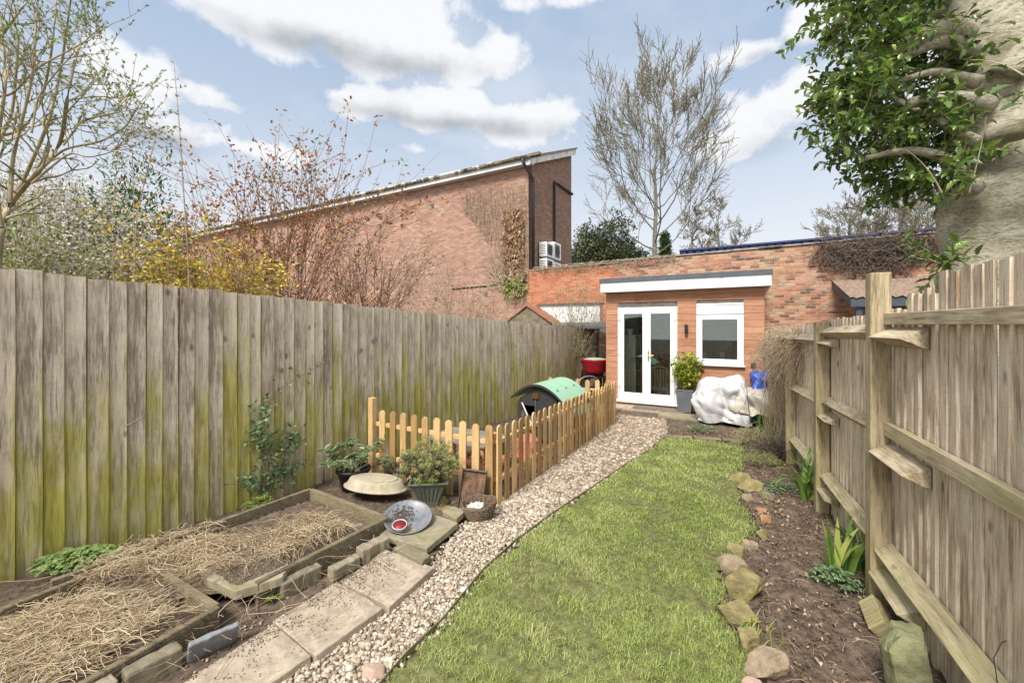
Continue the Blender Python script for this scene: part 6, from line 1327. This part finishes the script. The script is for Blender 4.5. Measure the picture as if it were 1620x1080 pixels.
for px_, py_, n_, lb in ((280, 855, 14, 'small grass-like weed behind the nearest raised bed'), (432, 948, 22, 'small green weed beside the second paving slab'), (745, 783, 16, 'little weed by the picket fence corner post')): rosette('small_weed', lb, gp(px_, py_), n_, .07, .06, .025, M['newleaf'], nl=4)
rosette('bed_plant', 'low green plant in the small bed in front of the stepped slab', gp(1108, 684), 60, .24, .14, .045, M['ivy'], nl=4)
rosette('bed_plant', 'low dark-leaved creeping plant under the broad iris clump', gp(1232, 775), 60, .2, .07, .035, M['ivy'], nl=4)
rosette('small_glossy_shrub', 'small dark glossy shrub in front of the tall iris leaves', gp(1322, 925), 70, .13, .12, .032, M['ivy'], nl=5)
rosette('small_weed', 'tiny yellow-green seedling in the bare bed soil', gp(1386, 1020), 7, .03, .03, .02, M['newleaf'], nl=3)
# sword-leaved plants
def iris(label, c, n, L, w_, m, spread=.12, bend=.5, name='iris_clump', cat='plant', flat=1.0):
    e = root(name, label, cat, c); K = 8; a_ = rng.uniform(0, 6.28, n); t = np.linspace(0, 1, K); P = np.zeros((n, K, 3)); Ls = L*rng.uniform(.55, 1.1, n); be_ = bend*rng.uniform(.1, 1.6, n)
    b0 = rng.normal(0, spread*.35, (n, 2))
    for k in range(K):
        th = be_*t[k]**1.6*1.5
        if k: P[:, k, 0] = P[:, k-1, 0]+np.cos(a_)*np.sin(th+.12)*Ls/(K-1); P[:, k, 1] = P[:, k-1, 1]+np.sin(a_)*np.sin(th+.12)*Ls/(K-1)*flat; P[:, k, 2] = P[:, k-1, 2]+np.cos(th)*Ls/(K-1)
        else: P[:, 0, :2] = b0
    W_ = w_*rng.uniform(.7, 1.2, (n, 1))*np.array([.6, .9, 1, 1, .95, .8, .5, .06]); sd = np.stack([-np.sin(a_+.6), np.cos(a_+.6), np.zeros(n)], -1); V, F, r = ribbons(P, W_, sd); bulk('leaves', V, F, m, e, r); return e
iris('broad pale-green iris clump at the fence between the second and third posts', gp(1280, 792), 34, .58, .045, M['iris'], bend=1.0)
iris('taller iris clump of upright yellow-green leaves left of the tall post', gp(1326, 912), 14, .40, .042, M['iris'], bend=.35, spread=.09)
iris('iris clump with curled brown tips beside the tall post', gp(1358, 905), 14, .42, .038, M['iris'], bend=.5, spread=.1)
iris('strappy dark green plant below the blue tarpaulin', gp(1222, 690), 60, .50, .026, M['iris'], bend=1.1, spread=.3, name='strappy_plant')
iris('strappy plant clump at the left of the beige sheet', gp(1205, 672), 30, .42, .024, M['ivy'], bend=1.0, spread=.25, name='strappy_plant')
iris('tuft of long grass at the near end of the lawn rocks', gp(1200, 1015), 60, .13, .005, M['grass'], bend=.9, spread=.2, name='grass_tuft')
# dry brushy shrubs by the far right corner of the lawn
def brush(label, c, n, rad, h, m, name='dry_shrub', leafm=None, arch=.5, r_=.0022, flat=.8):
    e = root(name, label, 'shrub', c); tw = Tw(); tips = []
    for _ in range(n):
        a_ = rng.uniform(0, 6.28); R_ = rad*rng.random()**.5; tip = np.array([math.cos(a_)*R_, math.sin(a_)*R_*flat, h*(1-arch*(R_/rad)**2)*rng.uniform(.5, 1.1)]); q = bez(rng.normal(0, rad*.12, 3)*[1, 1, 0], tip*[.5, .5, 1.1]+rng.normal(0, .03, 3), tip, 7)+rng.normal(0, .006, (7, 3)); tw.add(q, np.linspace(r_*1.5, r_*.7, 7)); tips.append(q[-1]); tips.append(q[4])
    tw.build('stems', m, e, 3)
    if leafm: b_ = np.repeat(np.array(tips), 5, 0); V, F, r = leaves(b_+rng.normal(0, .015, b_.shape), rng.normal(size=b_.shape)+[0, 0, .4], rng.normal(size=b_.shape), rng.uniform(.015, .035, len(b_)), .006); bulk('leaves', V, F, leafm, e, r)
brush('grey-green lavender-like shrub beside the bamboo cane', gp(1190, 706), 170, .34, .30, M['stempale'], leafm=M['pine'])
brush('brown straggly dry shrub between cane and right fence', gp(1228, 728), 330, .42, .36, M['bark'])
brush('yellowish dry shrub low against the right fence', gp(1205, 738), 120, .25, .20, M['stempale'], leafm=M['newleaf'])
# weeping mass of pale dead twigs hanging over the right fence
wb = onf = FR+FRD*3.9; e = root('weeping_twigs', 'weeping mound of leafless pinkish twigs spilling over the right fence', 'shrub', (wb.x+.1, wb.y, 0)); tw = Tw(); tips = []
c0 = np.array([-.0, .0, 0]); 
for k in range(1050):
    f = rng.random(); p0 = np.array([FRD.x, FRD.y, 0])*rng.uniform(-1.3, 1.3)+[.12, 0, 1.40+rng.uniform(-.1, .25)]; a_ = rng.uniform(0, 6.28); out_ = np.array([-.75+.5*math.cos(a_), -.2+.55*math.sin(a_), 0])*rng.uniform(.1, .62)
    tip = p0+out_+[0, 0, -rng.random()**1.5*.60]; m_ = p0+out_*.55+[0, 0, rng.uniform(.05, .35)]; q = bez(p0, m_, tip, 8)+rng.normal(0, .018, (8, 3)); tw.add(q, np.linspace(.005, .0022, 8)); tips += [q[5], q[7]]
for k in range(90):
    p0 = np.array([FRD.x, FRD.y, 0])*rng.uniform(-.6, .3)+[-.16+rng.normal(0, .12), rng.normal(0, .1), 1.3]; q = np.array([p0+[rng.normal(0, .02), rng.normal(0, .02), -1.15*j/7] for j in range(8)]); tw.add(q, np.linspace(.006, .003, 8))
for k in range(14): q = np.array([np.array([.05-.25*math.exp(-j*.5), 0, 0])+np.array([FRD.x, FRD.y, 0])*(.3+.05*k-.4)+[0, 0, 1.35*j/7] for j in range(8)])+rng.normal(0, .02, (8, 3)); tw.add(q, np.full(8, .012))
tw.build('twigs', M['stempale'], e, 3); b_ = np.repeat(np.array(tips), 2, 0); V, F, r = leaves(b_+rng.normal(0, .03, b_.shape), rng.normal(size=b_.shape), rng.normal(size=b_.shape), .022, .012); bulk('dead_flowers', V, F, M['deadleaf'], e, r)
# bamboo cane, cable
c = gp(1190, 706); t_ = at(1181, 612, c.y+.05); e = root('bamboo_cane', 'thin upright cane in front of the grey tarpaulin', 'cane', c); g = MB(); g.tube([(0, 0, -.05), ((t_-c).x*.5, .02, (t_-c).z*.5), tuple(t_-c)], [.007, .0065, .006], 7); g.build('cane', M['bark'], e)
e = root('wire_loop', 'thin loose wire curling at the foot of the right fence', 'wire', gp(1600, 1060)); base = gp(1600, 1060)
pts = [at(x, y, 1.62) for x, y in ((1578, 1080), (1572, 1040), (1585, 1015), (1610, 1008), (1640, 1005))]; g = MB(); g.tube([tuple(p-base) for p in pts], .0018, 5); g.build('wire', M['black'], e)

# grey planter with yellow-green shrub by the doors
c = gp(1088, 653, .045); px0 = c
e = root('square_planter', 'tall tapered slate-grey planter between doors and window', 'planter', (c.x, c.y+.13, c.z), -A)
g = MB(); r4 = lambda r_, z: [(-r_, -r_, z), (r_, -r_, z), (r_, r_, z), (-r_, r_, z)]
rings = [r4(.125, 0), r4(.17, .46), r4(.178, .46), r4(.178, .49), r4(.16, .49), r4(.155, .45), r4(.01, .45)]; vs = [p for q in rings for p in q]; g.add(vs, [(i*4+j, i*4+(j+1) % 4, (i+1)*4+(j+1) % 4, (i+1)*4+j) for i in range(6) for j in range(4)]+[(3, 2, 1, 0)]); g.build('planter_body', M['slatepot'], e, bevel=.008)
e = root('potted_shrub', 'round yellow-green leafy shrub growing in the grey planter', 'shrub', (c.x, c.y+.13, c.z+.45)); tw = Tw(); P_ = []
for k in range(46):
    d = norm(rng.normal(size=3)+[0, 0, .2]); tip = d*np.array([.30, .28, .38])*rng.uniform(.55, 1.08)+[.02, 0, .46]; q = bez((rng.normal(0, .02), 0, 0), tip*[.35, .35, .6], tip, 7); tw.add(q, np.linspace(.007, .0025, 7)); P_ += [q[4], q[5], q[6], q[6]]
tw.build('stems', M['stempale'], e, 5); P_ = np.array(P_); n = 6; N = len(P_)*n; dd = norm(rng.normal(size=(N, 3))+[0, -.2, .1]); V, F, r = leaves(np.repeat(P_, n, 0)+rng.normal(0, .035, (N, 3)), dd, np.tile([0, -.3, 1.0], (N, 1))+rng.normal(0, .4, (N, 3)), rng.uniform(.055, .095, N), rng.uniform(.032, .05, N), OVAL, .25, .3); bulk('foliage', V, F, M['camel'], e, r)

# ================================================================== TARPAULINS
c0, c1 = gp(1112, 668), gp(1186, 700)
tc_ = W(.0, 0, 0)
def draped(name, label, loc, rz, fn, nx, nz, m, cat='tarpaulin', thick=.006):
    """closed draped sheet: fn(u,v) -> local point, u round, v from hem to top"""
    e = root(name, label, cat, loc, rz); vs = [fn(i/nx, k/nz) for k in range(nz+1) for i in range(nx)]; fs = [(k*nx+i, k*nx+(i+1) % nx, (k+1)*nx+(i+1) % nx, (k+1)*nx+i) for k in range(nz) for i in range(nx)]
    fs.append(tuple(range(nz*nx, (nz+1)*nx))); g = MB(); g.add(vs, fs); g.build('sheet', m, e, smooth=True); return e
cT = gp(1152, 690); uT, sT = us(cT.x, cT.y)
def tfn(seed, hx, hy, hz_, lean=0.0, top=None, fold=.07):
    def f(u, v):
        a_ = u*2*math.pi; ca, sa = math.cos(a_), math.sin(a_); k = 1/max(abs(ca), abs(sa))**.72
        zt = hz_*(1+.10*math.sin(a_*1.0+.6)+.05*math.sin(a_*3)); prof = (1-.05*v) if v < .72 else (1-.05*v)*math.sqrt(max(0, 1-((v-.72)/.285)**2.2))
        x, y = ca*k*hx*prof, sa*k*hy*prof; z = zt*min(v/.9, 1)-.02*(v > .9)
        p = Vector((x, y, z)); cr = abs(mnoise.noise(Vector((x*2.6+seed, y*2.6, z*1.6))))*2; cr2 = abs(mnoise.noise(Vector((x*6+z*2, y*6+seed, z*4)))); w_ = 1-abs(v-.5)*.6
        o = (cr-.5)*fold+(cr2-.3)*fold*.7; x += ca*o*w_*2; y += sa*o*w_*2; z += (mnoise.noise(Vector((x*3, y*3, seed)))*.05+cr2*.02)*(1 if v > .15 else .5)+(math.sin(a_*5+seed)*.03 if v < .1 else 0)
        return (x+lean*z, y, z)
    return f
draped('silver_tarpaulin', 'silver-white tarpaulin draped over garden furniture below the window', W(-.38, 9.0, .05), -A, tfn(2.0, .47, .34, .76, -.03, fold=.075), 120, 60, M['tarp'])
draped('beige_sheet', 'crumpled beige plastic sheet right of the silver tarpaulin', W(.13, 8.9, .25), -A, tfn(7.0, .26, .25, .42, fold=.12), 80, 34, M['tarp2'], 'plastic sheet')
draped('blue_tarpaulin', 'bright blue tarpaulin bundle by the garden room corner', W(.30, 9.3, .0), -A, tfn(5.0, .22, .26, .95, fold=.10), 80, 40, M['bluetarp'])

# ================================================================== CHICKEN COOP, HENS, TUBS
cf = at(828, 640, 6.55); uc, s_c = us(cf.x, cf.y); uc -= .10
cp_ = root('chicken_coop', 'black chicken coop with arched pale green roof inside the picket fence', 'chicken coop', W(uc, s_c, -.02), -A)
Wc, Dc = .72, .95; z0c = .08; hw = .62
arch_ = lambda t: (-.06+(Wc+.16)*t, hw+.05+.30*math.sin(math.pi*(.08+.92*t)*.93)**.9)
ap_ = [(0, z0c), (Wc, z0c), (Wc, hw+.02)]+[(Wc*(1-t), hw+.02+.27*math.sin(math.pi*t)**.8) for t in np.linspace(.06, .94, 12)]+[(0, hw+.02)]
g = MB(); g.prism([(0, z0c), (.07, z0c), (.07, hw+.1), (.05, hw+.1), (0, hw+.02)], 0, .02, 'y'); g.prism([(.30, z0c)]+ap_[1:-1][:11]+[(.30, hw+.24)], 0, .02, 'y')
g.prism([(.07, hw-.02), (.30, hw-.02), (.30, hw+.24), (.19, hw+.19), (.07, hw+.1)], 0, .02, 'y'); g.build('front_panel', M['coopblack'], cp_)
g = MB(); g.box(Wc-.02, Wc, .022, Dc, z0c, hw); g.box(0, .02, .022, Dc, z0c, hw); g.box(.02, Wc-.02, .022, Dc, z0c, z0c+.02); g.prism(ap_, Dc-.02, Dc, 'y'); g.build('side_panels', M['coopblack'], cp_)
g = MB(); top_ = [(-.09+(Wc+.17)*t, hw-.03+.36*math.sin(math.pi*(.10+.80*t))**.9) for t in np.linspace(0, 1, 18)]
poly = top_+[(x, z-.016) for x, z in top_[::-1]]; n = len(poly)
g.prism(poly, -.07, Dc+.06, 'y'); g.build('roof', M['coopgreen'], cp_)
g = MB(); n2p = [(x, z-.002) for x, z in top_]; g.prism([(x, z+.003) for x, z in top_[:]]+[(x, z-.03) for x, z in top_[::-1]], -.082, -.0705, 'y'); g.build('roof_edge', M['coopblack'], cp_)
g = MB()
for yy in (.1, .45, .8): g.tube([(top_[14][0], yy, top_[14][1]), (top_[14][0]+.004, yy, top_[14][1]+.012)], .014, 8)
g.build('roof_bolts', M['black'], cp_)
g = MB(); g.add([(Wc+.0, .12, hw+.05), (Wc+.22, .12, hw-.17), (Wc+.22, .8, hw-.17), (Wc, .8, hw+.05), (Wc, .12, hw+.065), (Wc+.225, .12, hw-.155), (Wc+.225, .8, hw-.155), (Wc, .8, hw+.065)], [(0, 1, 2, 3), (7, 6, 5, 4), (0, 4, 5, 1), (1, 5, 6, 2), (2, 6, 7, 3), (3, 7, 4, 0)]); g.build('nest_box_lid', M['coopgreen'], cp_)
g = MB(); g.prism([(Wc+.002, z0c), (Wc+.18, z0c), (Wc+.18, hw-.14), (Wc+.002, hw+.03)], .14, .78, 'y'); g.build('nest_box', M['coopblack'], cp_)
g = MB(); g.box(.27, .38, -.03, -.001, hw+.10, hw+.18); g.build('door_opener', M['brass'], cp_); g = MB(); g.tube([(.32, -.012, hw+.1), (.315, -.012, hw-.25)], .005, 5); g.build('cord', M['galv'], cp_)
g = MB(); g.tube([(.09, -.03, hw+.02), (.36, -.10, hw-.42)], .012, 6); g.build('door_ramp_rail', M['oldwhite'], cp_)
for x in (.04, Wc-.04):
    for y in (.06, Dc-.06): g = MB(); g.box(x-.025, x+.025, y-.02, y+.03, -.02, z0c-.001); g.build('leg', M['coopblack'], cp_)
def hen(label, loc, rz, m, s_=1.0):
    e = root('hen', label, 'hen', loc, rz); e.scale = (s_, s_, s_)
    st = [((-.22, 0, .34), .012), ((-.19, 0, .32), .035), ((-.14, 0, .27), .06), ((-.08, 0, .225), .085), ((-.01, 0, .205), .10), ((.06, 0, .21), .098), ((.11, 0, .235), .08), ((.14, 0, .275), .058), ((.155, 0, .315), .042), ((.165, 0, .345), .034), ((.175, 0, .37), .030), ((.19, 0, .382), .022), ((.203, 0, .384), .008)]
    g = MB(); P = np.array([p for p, _ in st]); Rr = np.array([r_ for _, r_ in st]); t_ = np.linspace(0, len(P)-1, 40); PP = np.stack([np.interp(t_, range(len(P)), P[:, k]) for k in range(3)], -1); RR = np.interp(t_, range(len(P)), Rr)
    for _ in range(3): PP[1:-1] = (PP[:-2]+PP[1:-1]*2+PP[2:])/4; RR[1:-1] = (RR[:-2]+RR[1:-1]*2+RR[2:])/4
    g.tube([tuple(p) for p in PP], list(RR), 18); g.build('body', m, e, smooth=True)
    n = 420; kk = rng.integers(2, 32, n); an = rng.uniform(0, 6.28, n); pp = PP[kk]+np.stack([np.zeros(n), np.cos(an), np.sin(an)], -1)*RR[kk][:, None]*.97
    V, F, r = leaves(pp, np.tile([-1.0, 0, .15], (n, 1))+rng.normal(0, .2, (n, 3)), np.stack([np.zeros(n), np.cos(an), np.sin(an)], -1), rng.uniform(.03, .055, n), .022, OVAL, .1, .1); bulk('feathers', V, F, m, e, r)
    g = MB(); g.prism([(.165, .40), (.155, .425), (.168, .418), (.172, .432), (.182, .415), (.192, .42), (.195, .398)], -.004, .004, 'y'); g.tube([(.19, 0, .37), (.19, 0, .345)], [.009, .006], 6); g.build('comb', M['redplastic'], e)
    g = MB(); g.tube([(.2, 0, .384), (.222, 0, .378)], [.008, .001], 6); g.build('beak', M['brass'], e)
    for y in (-.035, .035): g = MB(); g.tube([(.0, y, .13), (.0, y, .01)], [.010, .007], 6); g.tube([(-.02, y, .008), (.04, y, .006)], .005, 5); g.tube([(0, y, .008), (.03, y-.025, .006)], .005, 5); g.tube([(0, y, .008), (.03, y+.025, .006)], .005, 5); g.build('leg', M['brass'], e)
c = W(pu-.55, ps+.30, .0); hen('rust-brown hen behind the front pickets beside the tray', c, R(70), M['hen'])
c = W(pu-.33, ps+.42, .0); hen('rust-brown hen with pale neck nearest the picket corner', c, R(200), M['hen'])
c = W(uc+.24, s_c+.03, .10); hen('grey speckled hen looking out of the coop doorway', c, R(150), M['hendark'])
c = W(pu-.45, ps+1.55, .0); e = root('feeder', 'faded red and white feeder behind the long run of pickets', 'feeder', c, -A); g = MB(); g.lathe([(.20, 0), (.21, .05), (.16, .055), (.15, .26), (.04, .34), (0, .34)], 24); g.build('hopper', M['pinkplastic'], e, smooth=False); g = MB(); g.lathe([(.151, .08), (.155, .08), (.153, .2), (.15, .2)], 24); g.build('white_band', M['upvc'], e)
# low dark sheet-topped cover in the run
c = W(pu-.9, ps+.75, 0); e = root('run_shelter', 'low dark sheet on timber legs inside the chicken run', 'shelter', c, -A); g = MB(); g.box(-.45, .45, -.3, .3, .40, .42); g.build('top', M['roofold'], e)
for x, y in ((-.4, -.25), (.4, -.25), (-.4, .25), (.4, .25)): g = MB(); g.box(x-.02, x+.02, y-.02, y+.02, 0, .399); g.build('leg', M['picket'], e)
# red tub on black wheelbarrow-like bin by the corner of the garden room
c = W(-3.35, 9.75, 0); e = root('black_tub', 'black plastic tub with grey handle in the gap beside the garden room', 'tub', c, .3)
g = MB(); g.lathe([(.22, 0), (.30, .42), (.32, .43), (.315, .47), (.29, .46), (.21, .03), (0, .03)], 32); g.build('tub_body', M['black'], e, smooth=True); g = MB(); g.tube([(.29*math.cos(a_), -.02, .46+.20*math.sin(a_)) for a_ in np.linspace(0, math.pi, 14)], .012, 6); g.build('handle', M['galv'], e, smooth=True)
e = root('red_tub', 'dark red glossy tub stacked behind the black tub', 'tub', W(-3.38, 10.35, .62), .1); g = MB(); g.lathe([(.20, 0), (.30, .14), (.345, .38), (.36, .40), (.35, .43), (.32, .42), (.18, .05), (0, .05)], 36); g.build('tub_body', M['redplastic'], e, smooth=True)
g = MB(); g.lathe([(0, .46), (.15, .45), (.27, .425), (.315, .40), (0, .40)], 28); g.build('green_content', M['coopgreen'], e, smooth=True)
e = root('tub_stand', 'dark stand carrying the red tub', 'stand', W(-3.38, 10.35, 0), .1); g = MB(); g.box(-.25, .25, -.2, .2, .56, .615); g.build('top', M['black'], e)
for x, y in ((-.2, -.15), (.2, -.15), (-.2, .15), (.2, .15)): g = MB(); g.box(x-.025, x+.025, y-.025, y+.025, 0, .559); g.build('leg', M['black'], e)
